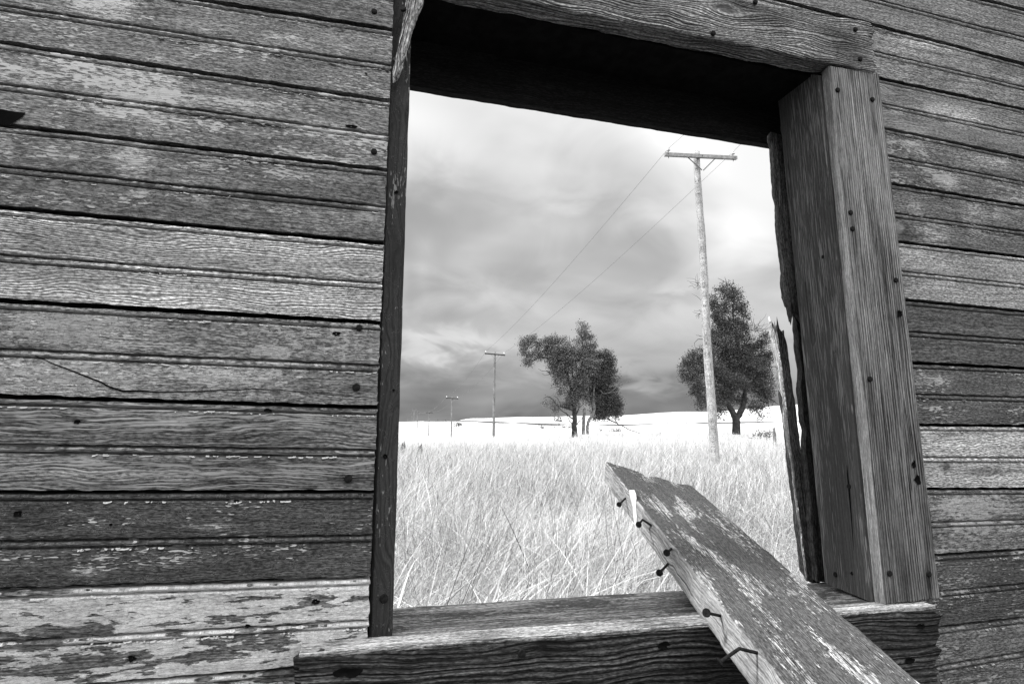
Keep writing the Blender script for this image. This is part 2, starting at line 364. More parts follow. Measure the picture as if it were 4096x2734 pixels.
# right ends of the left-hand boards lean with the opening
_e0, _e1 = P(1574, 0, 0), P(1480, 2312, 0)
def xend(z): return _e0[0] + (_e1[0] - _e0[0]) * (z - _e0[2]) / (_e1[2] - _e0[2])
# one half-board: bead on top, a quirk line, then the flat; (v from the top of the half, y; - is towards the viewer)
def half_profile(z0, z1, first, last, gap):
    """z0 top, z1 bottom in 0..1 of the board, returns list (v, y)"""
    h = z1 - z0; out = []
    if first: out += [(z0 + .012, .020), (z0 + .014, .006)]
    else: out += [(z0 + .003, .0085), (z0 + .011, .0085)]
    for a in np.linspace(0, math.pi, 7): out.append((z0 + .018 + .060 * (1 - math.cos(a)) / 2, .0035 - .0042 * math.sin(a) + (.0008 if first else 0)))
    out += [(z0 + .080, .0058), (z0 + .089, .0058), (z0 + .096, .0005)]
    for k in np.linspace(0, 1, 6): out.append((z0 + .11 + (h - .11 - .03) * k, -.0004 * math.sin(k * math.pi)))
    if last: out += [(z1 - .022 - gap, .0008), (z1 - .012 - gap, .003), (z1 - .008 - gap, .007), (z1 - .008 - gap, .020)]
    else: out += [(z1 - .012, .0006), (z1 - .006, .003), (z1 - .003, .0085)]
    return out
def siding(name, lt, lb, x0, x1f, mat, seed, gap=.02, fine_to=None, label=None, split=.5, left_rag=False, rag=.0015, dip=0., offs=0.):
    zt, zb = zline(lt), zline(lb)
    prof = half_profile(0, split, True, False, 0) + half_profile(split, 1, False, True, gap)
    prof = np.array(prof)
    zc = (zt(0.) + zb(0.)) / 2
    xe = x1f((zt(x0) + zb(x0)) / 2)
    n = int(abs(xe - x0) / .005)
    us = np.linspace(0, 1, n + 1)
    vs = []; m = len(prof)
    for u in us:
        xm = x0 + (xe - x0) * u
        z_ = zt(xm) + (zb(xm) - zt(xm)) * prof[:, 0]
        # far end follows the lean of the opening, with a slightly ragged saw cut
        xx = np.array([x0 + (x1f(zz) - x0) * u for zz in z_])
        if left_rag: pass
        wob = .0007 * fbm(xm, seed + 1, 9, 4); edgew = .0007 * fbm(xm + 0 * z_, seed + 2, 60, 3)
        top = np.exp(-(prof[:, 0] / .08) ** 2); bot = np.exp(-((1 - prof[:, 0]) / .05) ** 2)
        z2 = z_ + top * edgew + bot * (.0011 * fbm(xm, seed + 5, 70, 3)) + (np.abs(prof[:, 0] - split) < .03) * .0005 * fbm(xm, seed + 6, 90, 3)
        y2 = prof[:, 1] + wob + .0005 * np.sin(prof[:, 0] * 6 + seed) - offs + dip * np.exp(-((prof[:, 0] - .5) / .3) ** 2)
        xx = xx + (rag * fbm(z_, seed + 9, 220, 3) if u > .995 else 0)
        vs.append(np.stack([xx, y2, z2], 1))
    vs = np.concatenate(vs)
    i, k = np.meshgrid(np.arange(n), np.arange(m - 1), indexing='ij')
    q = (i * m + k).ravel()
    fs = np.stack([q, q + 1, q + m + 1, q + m], 1)
    if xe < x0: fs = fs[:, ::-1]
    # end faces + back so the board has thickness
    fs = [tuple(f) for f in fs]
    b0 = len(vs)
    for (idx) in (0, n):
        ring = vs[idx * m:(idx + 1) * m]; back = ring.copy(); back[:, 1] = .0195
        vs = np.vstack([vs, back]); s = idx * m; bb = b0 + (0 if idx == 0 else m)
        for kk in range(m - 1): fs.append((s + kk, s + kk + 1, bb + kk + 1, bb + kk) if idx else (s + kk, bb + kk, bb + kk + 1, s + kk + 1))
    fs.append((b0, b0 + m - 1, b0 + 2 * m - 1, b0 + m))
    o = mesh(name, vs, fs, mat, wall, (np.array([[1., 0, 0], [0, 0, 1.], [0, -1., 0]]).T, np.array([0, 0, zc])))
    if label: o['label'] = label
    return o, zt, zb
def chips(parent, zf, x0, x1, n, seed, size=.005, y=-.001, spread=.0008, droop=.4):
    """curled chips of paint still hanging on the arris of a board"""
    r = np.random.default_rng(seed); g = Geo(); cen = r.random(max(2, n // 9)); n = int(n * .7)
    for _ in range(n):
        xx = x0 + (x1 - x0) * float(np.clip(cen[r.integers(len(cen))] + r.normal() * .05, 0, 1)); L = size * (.35 + 2.2 * r.random() ** 2); hgt = .0012 + .0016 * r.random(); c = np.array([xx, y, zf(xx) + spread * r.normal()])
        curl = r.uniform(.0008, .0025); rows = []
        tilt = r.normal() * .12
        for j in range(4):
            a = j / 3
            for q in (-1, 0, 1):
                w_ = L / 2 * (1 - .5 * abs(a - .4))
                rows.append(c + np.array([q * w_, -curl * a * (1 + .4 * r.random()) - (0 if q else .0004), -hgt * a * droop * 2 + q * w_ * tilt + (q == 0) * -.0004]))
        fs = [(j * 3 + i, j * 3 + i + 1, j * 3 + i + 4, j * 3 + i + 3) for j in range(3) for i in range(2)]
        g.add(rows, fs)
    o = g.build('paint_flakes', FLAKE, parent); tag(o, kind='stuff'); return o
# materials for each board: (base, kwargs)
mk = lambda i, base, **k: wood('siding_wood_%d' % i, base, seed=i * 1.37 + .5, **k)
FL = dict(pcol=.50)
left_spec = [
    (dict(base=.16, grain=.3, fine=.45, pitch=.0028, flakes=.5, **FL), 60, None),
    (dict(base=.17, grain=.2, fine=.45, pitch=.0022, flakes=.55, ghost=.5, **FL), 130, 'grey siding board with scattered pale paint chips near the top'),
    (dict(base=.155, grain=.2, fine=.4, pitch=.0024, flakes=1.0, ghost=.5, pcol=.48), 150, 'siding board with a broken lower edge at the far left'),
    (dict(base=.125, grain=.3, fine=.4, pitch=.0026, flakes=.5, ghost=1.0, pcol=.4), 70, None),
    (dict(base=.34, grain=.65, fine=.3, pitch=.0040, wavy=.005, cracks=.5, blot=.25, relief=.0022), 30, 'pale bare siding board with strong wavy grain'),
    (dict(base=.145, grain=.25, fine=.4, pitch=.0026, paint=.30, pcol=.34, pscale=(60, 190), pbroad=(3.2, 6), ghost=.5), 110, 'siding board with a patch of crackled pale paint and a long curved crack'),
    (dict(base=.095, grain=.5, fine=.4, pitch=.0048, streak=.7, pcol=.34, cracks=.6), 130, 'dark siding board whose lower half is streaked with pale paint'),
    (dict(base=.056, grain=.25, fine=.45, pitch=.0023, flakes=.25, pcol=.4), 60, 'dark siding board with a few rectangular flecks of paint'),
    (dict(base=.085, grain=.3, fine=.4, pitch=.004, paint=.60, pcol=.50, pscale=(20, 95), pbroad=(5, 26)), 110, 'siding board with large patches of remaining pale paint'),
    (dict(base=.08, grain=.3, fine=.4, pitch=.004, paint=.56, pcol=.48, pscale=(20, 90), pbroad=(6, 24)), 60, None)]
LSPOT = {0: [(840, 60, 60, 30, -.35)], 1: [(240, 15, 80, 28, 1.3), (640, 90, 50, 12, .6)], 2: [(330, 200, 110, 35, 1.1), (560, 240, 80, 16, .9), (300, 260, 120, 14, .8), (740, 300, 90, 18, .9), (100, 190, 60, 20, .5)],
         3: [(305, 372, 42, 38, 1.4), (480, 365, 34, 18, .8), (690, 405, 60, 12, .8), (330, 442, 30, 12, .6), (10, 345, 25, 18, .8), (460, 460, 30, 14, .6)],
         5: [(180, 755, 170, 48, 1.15), (110, 868, 210, 55, 1.15), (620, 806, 46, 9, 1.6), (790, 815, 5, 45, 1.3), (460, 855, 110, 20, .8), (700, 880, 80, 40, -.3), (820, 890, 40, 14, -.5)],
         6: [(60, 975, 200, 40, -.35), (400, 965, 60, 20, .4), (700, 960, 80, 10, .6), (400, 1085, 330, 14, .9), (300, 1055, 260, 10, .6), (800, 1095, 40, 10, -.6)],
         7: [(50, 1180, 90, 30, -.3), (480, 1207, 60, 8, 1.2), (200, 1310, 40, 10, 1.2), (390, 1290, 60, 10, .8)]}
RSPOT = {0: [(2150, 30, 60, 20, .3)], 2: [(2130, 100, 90, 30, .5)], 3: [(2180, 262, 70, 20, 1.3), (2060, 250, 20, 12, .8), (2060, 200, 30, 15, -.4)], 4: [(2260, 370, 60, 15, 1.0), (2090, 330, 40, 8, .8), (2170, 412, 26, 22, 1.1), (2300, 420, 30, 15, .6)],
         5: [(2142, 535, 34, 34, 1.6), (2100, 480, 16, 22, .9), (2235, 498, 24, 40, .9), (2290, 500, 16, 20, .5), (2070, 530, 18, 30, -.4)], 8: [(2140, 870, 50, 14, .5)], 9: [(2280, 1080, 80, 8, -.5), (2170, 1070, 12, 10, -.7)],
         10: [(2230, 1160, 70, 25, .8)], 11: [(2200, 1330, 50, 30, .3)]}
left_boards = []
for i, (kw, nch, lab) in enumerate(left_spec):
    gap = {1: .012, 2: .03, 3: .028, 4: .05, 5: .035, 6: .02, 7: .022, 8: .02}.get(i + 1, .02)
    gap = [.025, .018, .022, .030, .040, .030, .012, .030, .012, .02][i]
    lz = (zline(LL[i])(0.) + zline(LL[i + 1])(0.)) / 2
    def lsp(px, py, rx, ry, am, lz=lz):
        k = 1.7437; q = P(px * k, py * k, 0); r_ = P((px + rx) * k, py * k, 0); u_ = P(px * k, (py + ry) * k, 0)
        return (q[0], q[2] - lz, abs(r_[0] - q[0]), abs(u_[2] - q[2]), am)
    kw['spots'] = [lsp(*q) for q in LSPOT.get(i, ())]
    o, zt, zb = siding('siding_board', LL[i], LL[i + 1], -1.25, xend, mk(i, **kw), i + 1, gap=gap * 1.7, label=lab)
    left_boards.append((o, zt, zb))
    hh = zt(0.) - zb(0.)
    chips(o, lambda x, zt=zt, hh=hh: zt(x) - .098 * hh, -.6, xend(zt(0)) - .005, nch // 2, 40 + i, y=-.0006)
    chips(o, lambda x, zt=zt, hh=hh: zt(x) - .592 * hh, -.6, xend(zt(0)) - .005, nch // 2, 60 + i, y=-.0006)
right_spec = [
    dict(base=.15, grain=.4, fine=.4), dict(base=.17, grain=.4, fine=.4, cracks=.6), dict(base=.2, grain=.5, fine=.4, pitch=.0034, cracks=.5),
    dict(base=.15, grain=.4, fine=.4, streak=.35, pcol=.42, wavy=.006, cracks=.6), dict(base=.12, grain=.3, fine=.4, flakes=.8, ghost=.9, pcol=.36),
    dict(base=.115, grain=.45, fine=.4, ghost=1.4, wavy=.006, pitch=.0036), dict(base=.27, grain=.35, fine=.4, pitch=.0022, blot=.2),
    dict(base=.085, grain=.3, fine=.4, pitch=.003), dict(base=.085, grain=.3, fine=.4, flakes=.4, pcol=.36, cracks=.5),
    dict(base=.33, grain=.45, fine=.3, pitch=.0042, wavy=.008, blot=.2), dict(base=.12, grain=.3, fine=.4, paint=.40, pcol=.34, pscale=(50, 190)),
    dict(base=.06, grain=.3, fine=.4, paint=.40, pcol=.32, pscale=(60, 240)), dict(base=.11, grain=.3, fine=.4, flakes=.6, pcol=.28), dict(base=.1)]
rgap = [.02, .035, .05, .015, .03, .035, .02, .02, .045, .04, .015, .015, .02, .02]
RX = 1.03 * D + .03
right_lab = {2: 'bare grey siding board beside the end of the window header', 6: 'pale weathered siding board right of the casing, halfway up', 9: 'palest siding board right of the casing with curved grain', 11: 'dark siding board right of the casing speckled with flaking paint'}
for i, kw in enumerate(right_spec):
    x_ = 0.; lz = (zline(RL[i])(0.) + zline(RL[i + 1])(0.)) / 2
    def lsp(px, py, rx, ry, am, lz=lz):
        k = 1.7437; q = P(px * k, py * k, 0); r_ = P((px + rx) * k, py * k, 0); u_ = P(px * k, (py + ry) * k, 0)
        return (q[0], q[2] - lz, abs(r_[0] - q[0]), abs(u_[2] - q[2]), am)
    kw['spots'] = [lsp(*q) for q in RSPOT.get(i, ())]
    o, zt, zb = siding('siding_board', RL[i], RL[i + 1], 2.6, (lambda z: RX) if i > 2 else (lambda z: .05), mk(20 + i, **kw), 30 + i, gap=rgap[i] * 1.7, label=right_lab.get(i))
    hh = zt(1.2) - zb(1.2)
    chips(o, lambda x, zt=zt, hh=hh: zt(x) - .098 * hh, 1.12, 1.6, 22, 140 + i, y=-.0006, size=.004)
    chips(o, lambda x, zt=zt, hh=hh: zt(x) - .592 * hh, 1.12, 1.6, 22, 160 + i, y=-.0006, size=.004)
    if i == 5: chips(o, lambda x, zt=zt, hh=hh: zt(x) - .5 * hh, 1.12, 1.6, 12, 190, y=-.0006)
# nails driven into the siding: (board index, photo position, radius)
for bi, px, py, r in [(5, 1437, 1310, .005), (6 - 0, 1425, 1548, .0062), (7 - 1, 1393, 1912, .0062), (3 - 1, 1496, 606, .0052), (1 - 1, 1497, 46, .0052)]:
    bi = {1310: 5, 1548: 5, 1912: 6, 606: 2, 46: 0}[py]
    nail(left_boards[bi][0], P(px, py, -.002), r=r)
# knot holes / nail holes shown as small dark recessed discs belong to the boards
HOLE = diffuse_mat('hole_shadow_wood', .006, 1, .2, 50, 0, 0)  # near-black colour stands for the shade in holes, cracks and the notch
def hole(parent, p, r, sx=1.6, d=(0, -1, 0), up=(0, 0, 1)):
    """a rough punched hole: a dark dished cup rim"""
    g = Geo(); p = np.asarray(p, float); d = unit(d); up = unit(up); a = unit(np.cross(up, d)); n = 14
    rs = 1 + .18 * rng.normal(size=n); vs = [p + d * .0006 + (a * math.cos(2 * math.pi * k / n) * r * sx + up * math.sin(2 * math.pi * k / n) * r) * rs[k] for k in range(n)]
    vs += [p + d * .0002 + (a * math.cos(2 * math.pi * k / n) * r * sx + up * math.sin(2 * math.pi * k / n) * r) * rs[k] * 1.06 for k in range(n)]
    vs.append(p - d * .001)
    g.add(vs, [(2 * n, k, (k + 1) % n) for k in range(n)] + [(k, n + k, n + (k + 1) % n, (k + 1) % n) for k in range(n)])
    return g.build('nail_hole', HOLE, parent)
for bi, px, py, r, sx in [(5, 1345, 1334, .0032, 1.8), (6, 308, 1687, .0032, 1.3), (7, 72, 2054, .004, 1.2), (7, 444, 2096, .0022, .9), (8, 1263, 2405, .0036, 1.5), (8, 990, 2502, .0022, 1.6),
                          (9, 528, 2631, .0036, 1.3), (6, 1070, 1639, .0026, 2.2), (1, 1465, 296, .0018, 1), (2, 1405, 505, .003, 3.2), (7, 946, 2003, .0026, 1.5)]:
    hole(left_boards[bi][0], P(px, py, -.001), r, sx)
# long curved crack on the crackled board
g = Geo(); cp = [(140, 1425), (260, 1470), (360, 1512), (440, 1545), (490, 1560), (700, 1565), (850, 1560), (1000, 1557), (1200, 1568), (1500, 1590)]
pts = [P(x, y + 3 * math.sin(x * .03), -.0016) for x, y in cp]
fine_pts = [pts[i] + (pts[i + 1] - pts[i]) * k / 6 for i in range(len(pts) - 1) for k in range(6)] + [pts[-1]]
fine_pts = [p + np.array([0, 0, .0008 * fbm(p[0], 3, 90)]) for p in fine_pts]
vs = []; rr = [.0003 + .0011 * math.sin(math.pi * min(1, (i + 2) / len(fine_pts) * 1.0)) ** .7 * (1 if i < 27 else .45) for i in range(len(fine_pts))]
for p, r in zip(fine_pts, rr): vs += [p + [0, 0, r], p - [0, 0, r]]
g.add(vs, [(2 * i, 2 * i + 1, 2 * i + 3, 2 * i + 2) for i in range(len(fine_pts) - 1)])
g.build('crack', HOLE, left_boards[5][0])
# broken notch at the far left of the third board: flat dark patch in place of its shade
notch = [P(0, 436, -.0015), P(60, 447, -.0015), P(103, 450, -.0015), P(92, 466, -.0015), P(70, 480, -.0015), P(40, 500, -.0015), P(0, 498, -.0015), P(-300, 470, -.0015), P(-300, 405, -.0015)]
g = Geo(); g.add(notch, [tuple(range(len(notch)))[::-1]]); g.build('gap_shade_patch', HOLE, left_boards[2][0])
# sheathing behind the siding (dark: shade of the gaps put into its colour), and the inner face of the wall
sheath = wood('sheathing_wood', .012, grain=.4)
def panel(name, x0, x1, z0, z1, y0, y1, mat, slope=None):
    g = Geo(); a = [np.array([1., 0, 0]), np.array([0, 1., 0]), np.array([0, 0, 1.])]
    g.box([(x0 + x1) / 2, (y0 + y1) / 2, (z0 + z1) / 2], a, [(x1 - x0) / 2, (y1 - y0) / 2, (z1 - z0) / 2]); return g.build(name, mat, wall)
ZT, ZB = 3.2, .15
JL = .025 * D
panel('sheathing', -1.25, .045, ZB, ZT, .050, .056, sheath)
panel('sheathing', 1.02, 2.6, ZB, ZT, .050, .056, sheath)
panel('sheathing', .012, 1.02, ZB, 1.18, .050, .056, sheath)
panel('sheathing', .012, 1.02, 2.62, ZT, .050, .056, sheath)
panel('inner_lining', -1.25, -.01, ZB, ZT, .135, .15, sheath)
panel('inner_lining', 1.06, 2.6, ZB, ZT, .135, .15, sheath)
panel('inner_lining', -.01, 1.06, ZB, 1.1, .135, .15, sheath)
panel('inner_lining', -.01, 1.06, 2.65, ZT, .135, .15, sheath)
# more courses above and below what the opening shows
extra = wood('plain_siding_wood', .11, grain=.35, fine=.45, flakes=.5, pcol=.35, seed=77.7)
z_hi = max(zline(LL[0])(0.), zline(RL[0])(1.2)) + .002; z_lo = min(zline(LL[-1])(0.), zline(RL[-1])(1.2)) - .002
for k in range(6):
    if z_hi + .131 * (k + 1) < ZT + .06: siding('siding_board', (lambda x, k=k: z_hi + .131 * (k + 1)), (lambda x, k=k: z_hi + .131 * k), -1.25, lambda z: 2.6, extra, 300 + k)
zl0 = zline(LL[0])
nl = max(1, round((z_hi - zl0(-.5)) / .131))
for k in range(nl):
    siding('siding_board', (lambda x, k=k: zl0(x) + (z_hi - .001 - zl0(x)) * (k + 1) / nl), (lambda x, k=k: zl0(x) + (z_hi - .001 - zl0(x)) * k / nl), -1.25, lambda z: .045, extra, 340 + k)
for k in range(7):
    if z_lo - .131 * (k + 1) > ZB - .06: siding('siding_board', (lambda x, k=k: z_lo - .131 * k), (lambda x, k=k: z_lo - .131 * (k + 1)), -1.25, lambda z: 2.6, extra, 320 + k)
c = [np.array([x, .0012, z]) for x, z in ((.0, 1.20), (1.02, 1.20), (1.02, 1.0), (.0, 1.0))]
board('siding_board', c, (0, .02, 0), sheath, wall)
# ------------------------------------------------------------------ window frame (its own thing: it is nailed into the wall)
fr = empty('window_frame', tuple(P(2500, 2500, 0)), 'bare empty window frame of thick weathered timber with no glass, its left casing missing', 'window frame')
LJ = wood('left_jamb_wood', .036, grain=.5, fine=.25, pitch=.011, wavy=.012, blot=.3, cracks=.3, seed=2.2, flakes=.1, pcol=.2, speck=.3, contrast=1.)
RJ = wood('right_jamb_wood', .056, grain=.3, fine=.25, pitch=.008, wavy=.0004, streak=.75, pcol=.20, speck=.25, contrast=.9, cracks=.9, seed=4.1, blot=.12)
def bspots(c, lengthwise, Y, lst):
    TL, TR, BR, BL = [np.asarray(q, float) for q in c]
    if lengthwise == 'v': TL, TR, BR, BL = TL, BL, BR, TR
    ex = unit(TR + BR - TL - BL); ev = unit(TL - BL); ez = unit(np.cross(ex, ev)); ey = np.cross(ez, ex); o0 = (TL + BR) / 2; k = 1.7437; out = []
    for px, py, rl, rc, am in lst:
        q = P(px * k, py * k, Y) - o0; s_ = k * D / F * 1.2; out.append((float(q @ ex), float(q @ ey), rl * s_, rc * s_, am))
    return out
_cc = [P(3317, 262, -.025), P(3517, 296, -.025), P(3762, 2390, -.025), P(3541, 2417, -.025)]
CSP = bspots(_cc, 'v', -.025, [(1957, 530, 70, 9, -.75), (2000, 930, 90, 10, -.6), (2060, 1250, 300, 75, -.42), (1925, 230, 50, 7, -.6), (2003, 255, 50, 8, -.6), (1900, 300, 160, 16, .5), (2060, 720, 60, 10, -.4), (1990, 1330, 60, 16, -.7), (2130, 1330, 30, 12, -.6), (2095, 1000, 350, 12, -.35)])
CSM = wood('casing_wood', .145, grain=.9, fine=.5, pitch=.0056, wavy=.0005, cracks=1., seed=7.4, blot=.6, relief=.0022, streak=.35, pcol=.36, spots=CSP, contrast=1.5, speck=.3)
CSS = wood('casing_lit_side_wood', .21, grain=.2, fine=.4, pitch=.004, wavy=.002, cracks=.5, seed=8.4, blot=.4, speck=.3)
SL = wood('sill_wood', .15, grain=.6, fine=.7, pitch=.0062, wavy=.0006, cracks=1., seed=12.3, smear=.2, blot=.4, contrast=1.4)
AP = wood('apron_wood', .040, grain=.8, fine=.5, pitch=.0085, wavy=.0035, cracks=.5, seed=14.3, blot=.6, relief=.007)
APT = wood('apron_top_wood', .20, grain=.5, fine=.7, pitch=.006, wavy=.001, cracks=1., seed=15.1, blot=1.0, paint=.3, pcol=.36, pscale=(20, 120), pbroad=(5, 40))
# left jamb: its front edge is the narrow dark post
yj = .021
c = [P(1578, -60, yj), P(1652, -60, yj), P(1569, 2567, yj), P(1484, 2567, yj)]
ljam = board('left_jamb', c, (-.012, .125, 0), LJ, fr, 'v', bev=.0015, seed=3, edge=.0004, warp=.0003)
for px, py, r in ((1536, 2392, .0066), (1585, 770, .003), (1541, 1825, .0036), (1575, 1560, .002)):
    (nail if r > .005 else lambda p_, q_, r=0: hole(p_, q_, r, 1.))(ljam, P(px, py, yj - .001), r=r)
# right jamb board: inner face splayed, seen obliquely
y1, y2 = .0, .118
fT, fB = P(3270, 300, y1), P(3489, 2408, y1)
bT, bB = P(3100, 290, y2), P(3299, 2328, y2)
nrm = unit(np.cross(fB - fT, bB - fB)); nrm = nrm if nrm[0] > 0 else -nrm
rjam = board('right_jamb', [bT, fT, fB, bB], nrm * .022, RJ, fr, 'v', bev=.002, seed=8, edge=.0005, warp=.0003)
def on_rj(px, py):
    n = nrm; d = ray(px, py); k = np.dot(fT - CP, n) / np.dot(d, n); return CP + d * k
for px, py in ((3194, 772), (3293, 1028), (3397, 1944), (3343, 2296), (3266, 1540)): nail(rjam, on_rj(px, py), -nrm, .0052)
for px, py in ((3200, 537), (3262, 498), (3262, 642), (3340, 1405), (3409, 2292), (3276, 1867), (3228, 1250)): hole(rjam, on_rj(px, py) - nrm * .0008, .0028, 1, -nrm)
# long split in the jamb
g = Geo(); pts = [on_rj(x, y) - nrm * .001 for x, y in ((3389, 1860), (3392, 1900), (3398, 1960), (3404, 2030), (3410, 2110), (3416, 2200))]
ax = unit(np.cross(nrm, pts[-1] - pts[0]))
g.add([p + s * ax * w_ for p, w_ in zip(pts, (.0004, .0016, .0022, .0016, .001, .0003)) for s in (1, -1)], [(2 * i, 2 * i + 1, 2 * i + 3, 2 * i + 2) for i in range(5)]); g.build('crack', HOLE, rjam)
# right casing: front face and thickness towards the wall
yc = -.025
cT0, cT1 = P(3317, 262, yc), P(3517, 296, yc); cB0, cB1 = P(3541, 2417, yc), P(3762, 2390, yc)
cas = board('right_casing', [cT0, cT1, cB1, cB0], (0, .0245, 0), CSM, fr, 'v', bev=.003, seed=12, edge=.0006, rag0=.0015, rag1=.002)
second_mat(cas, CSS, (-1, 0, 0))  # left side paler: light from the left put into its colour
for px, py in ((3351, 360), (3490, 398), (3402, 850), (3410, 915), (3583, 1120), (3480, 1515), (3558, 2292), (3716, 2294)): nail(cas, P(px, py, yc - .001), r=.0055)
for px, py, r in ((3599, 1253, .0075), (3672, 1918, .0085), (3655, 1856, .006)): hole(cas, P(px, py, yc - .0016), r, .8)
# header casing above
hF = [P(1700, -230, yc - .004), P(3487, 90, yc - .004), P(3513, 290, yc - .004), P(1700, -75, yc - .004)]
_kc = (hF[0] + hF[2]) / 2; _ke = unit(hF[1] + hF[2] - hF[0] - hF[3]); _kp = P(2905, 35, yc - .004) - _kc; _ku = np.array([-_ke[2], 0, _ke[0]])
HD = wood('header_wood', .155, grain=.75, fine=.5, pitch=.0055, wavy=.005, cracks=1., seed=9.9, blot=.6, relief=.0045, contrast=1.5, spots=bspots(hF, 'u', yc - .004, [(1940, 110, 70, 50, -.6), (1790, 50, 40, 30, -.45), (1600, 20, 90, 25, .3), (1650, 110, 50, 10, -.4), (1660, 70, 40, 14, .3)]), knots=[(float(_kp @ _ke), float(_kp @ _ku), .019)])
hdr = board('header_casing', hF, (0, .042, 0), HD, fr, 'u', bev=.004, seed=21, edge=.0022, rag1=.012, warp=.001)
for px, py in ((2853, 133), (3022, 8), (3441, 236), (3422, 118)): nail(hdr, P(px, py, yc - .0065), r=.0055)
# head jamb (soffit) and the outer stop strip beyond it
hj = [P(1560, -40, .02), P(3330, 318, .02)]
def zat(a, b, x): return a[2] + (b[2] - a[2]) * (x - a[0]) / (b[0] - a[0])
zh0, zh1 = P(2500, 128, .0)[2], P(3282, 301, .0)[2]
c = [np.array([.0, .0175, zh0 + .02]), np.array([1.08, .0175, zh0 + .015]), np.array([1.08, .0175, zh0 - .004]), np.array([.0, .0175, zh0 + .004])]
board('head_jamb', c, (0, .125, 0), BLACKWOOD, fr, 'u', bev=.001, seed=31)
sa, sb = P(1625, 337, .17), P(3110, 582, .17)
c = [sa + [-.08, 0, .12], sb + [.06, 0, .12], sb + [.06, 0, 0], sa + [-.08, 0, 0]]
board('head_stop', c, (0, .022, 0), wood('stop_wood', .009, grain=.3, fine=.4, seed=5.5, cracks=.6), fr, 'u', seed=33, edge=.0009)
# added unseen block that keeps light out of the head cavity
panelz = zh0 + .075
g = Geo(); g.box([.53, .10, zh0 + .16], [np.array([1., 0, 0]), np.array([0, 1., 0]), np.array([0, 0, 1.])], [.50, .030, .05]); g.build('head_light_block', BLACKWOOD, fr)
# sill board
zs = P(2400, 2497, .0)[2]
f0, f1 = P(1560, 2562, 0), P(3492, 2410, 0); r0, r1 = PZ(1570, 2429, f0[2]), PZ(3310, 2325, f1[2])
f0[1] = f1[1] = .003
r0 = r0 + (r0 - r1) * .02
down = np.array([0, 0, -.028])
sill = board('sill', [r0, r1, f1, f0], down, SL, fr, 'u', bev=.0015, seed=41, edge=.0012)
# apron: thick timber under the sill, in front of the siding
ya = -.05
a0, a1 = P(1183, 2628, ya), P(3762, 2428, ya); b0, b1 = P(1160, 3150, ya), P(3772, 2900, ya)
apr = board('sill_apron', [a0, a1, b1, b0], (0, .047, 0), AP, fr, 'u', bev=.004, seed=51, edge=.003, rag0=.008, rag1=.012, warp=.001)
tw = [a0 + [.004, .0475, .0052], a1 + [-.01, .0475, .0046], a1 + [-.01, .0004, .0042], a0 + [.004, .0004, .0042]]
board('sill_nosing', tw, (0, 0, -.007), APT, fr, 'u', bev=.0015, seed=53, edge=.0012, warp=.0004)
for px, py in ((2087, 2612), ): nail(apr, P(px, py, ya - .001), r=.006)
for px, py, r, sx in ((1385, 2690, .006, 3.2), (3685, 2503, .005, 1.4), (3640, 2640, .005, 2.2), (2655, 2580, .006, 1.6)): hole(apr, P(px, py, ya - .002), r, sx)
# outer stop strips left on the right side, broken off half way
OST = wood('outer_strip_wood', .05, grain=.5, fine=.6, pitch=.004, cracks=1., seed=16.6, relief=.003)
OSD = wood('outer_stud_wood', .03, grain=.5, fine=.5, pitch=.004, cracks=1., seed=17.6, relief=.003)
yo = .135
c = [P(3086, 528, yo), P(3150, 548, yo), P(3222, 1290, yo), P(3163, 1285, yo)]
c = [P(3083, 528, yo), P(3160, 548, yo), P(3215, 1300, yo), P(3150, 1285, yo)]
board('broken_stop', c, (.006, .02, 0), OST, fr, 'v', bev=.0015, seed=61, edge=.0022, rag1=.05, rag0=.0)
c = [P(3128, 500, yo + .024), P(3200, 520, yo + .024), P(3340, 2330, yo + .024), P(3266, 2324, yo + .024)]
board('outer_stud', c, (.012, .03, 0), OSD, fr, 'v', bev=.0015, seed=63, edge=.003)
# ------------------------------------------------------------------ loose broken pieces
BBM = wood('broken_board_lit_wood', .55, grain=.4, fine=.7, pitch=.004, cracks=1., seed=18.6, relief=.003, smear=.3)
BBD = wood('broken_board_shade_wood', .055, grain=.5, fine=.5, pitch=.004, cracks=1., seed=19.6, relief=.003)
yb = .19
t0, t1 = P(3108, 1300, yb), P(3232, 2324, yb)
u0, u1 = P(3134, 1290, yb), P(3284, 2345, yb)
e0 = P(3079, 1285, yb + .035); e1 = P(3222, 2310, yb + .035)
bbr = empty('broken_board', tuple(t1), 'splintered upright board leaning in the right of the opening, jagged at its top', 'board')
# shaded front face, then a lath as lit left side, light put into both colours
board('board_face', [t0, u0, u1, t1], (e0 - t0) * 1.0, BBD, bbr, 'v', bev=.001, seed=71, edge=.002, rag0=.05)
n_ = unit(np.cross(t1 - t0, e0 - t0)); n_ = n_ if n_[0] < 0 else -n_
board('lit_edge', [e0 + n_ * .0005, t0 + n_ * .0005, t1 + n_ * .0005, e1 + n_ * .0005], n_ * .003, BBM, bbr, 'v', bev=.0008, seed=75, edge=.002, rag0=.05)
# splinter hanging over the top-left corner
ys = -.004
spl = empty('wood_splinter', tuple(P(1567, 350, ys)), 'long pointed wooden splinter hanging across the top of the left jamb', 'splinter')
c = [P(1632, -40, ys - .01), P(1695, -40, ys - .01), P(1575, 345, ys), P(1565, 335, ys)]
board('splinter_strip', c, (.004, .010, 0), wood('splinter_wood', .25, grain=.5, fine=.6, pitch=.004, cracks=1., seed=23.3, relief=.003), spl, 'v', bev=.001, seed=77, edge=.002, rag1=.02)
nail(spl, P(1614, 36, ys - .012), (-.3, -1, .2), .0055)
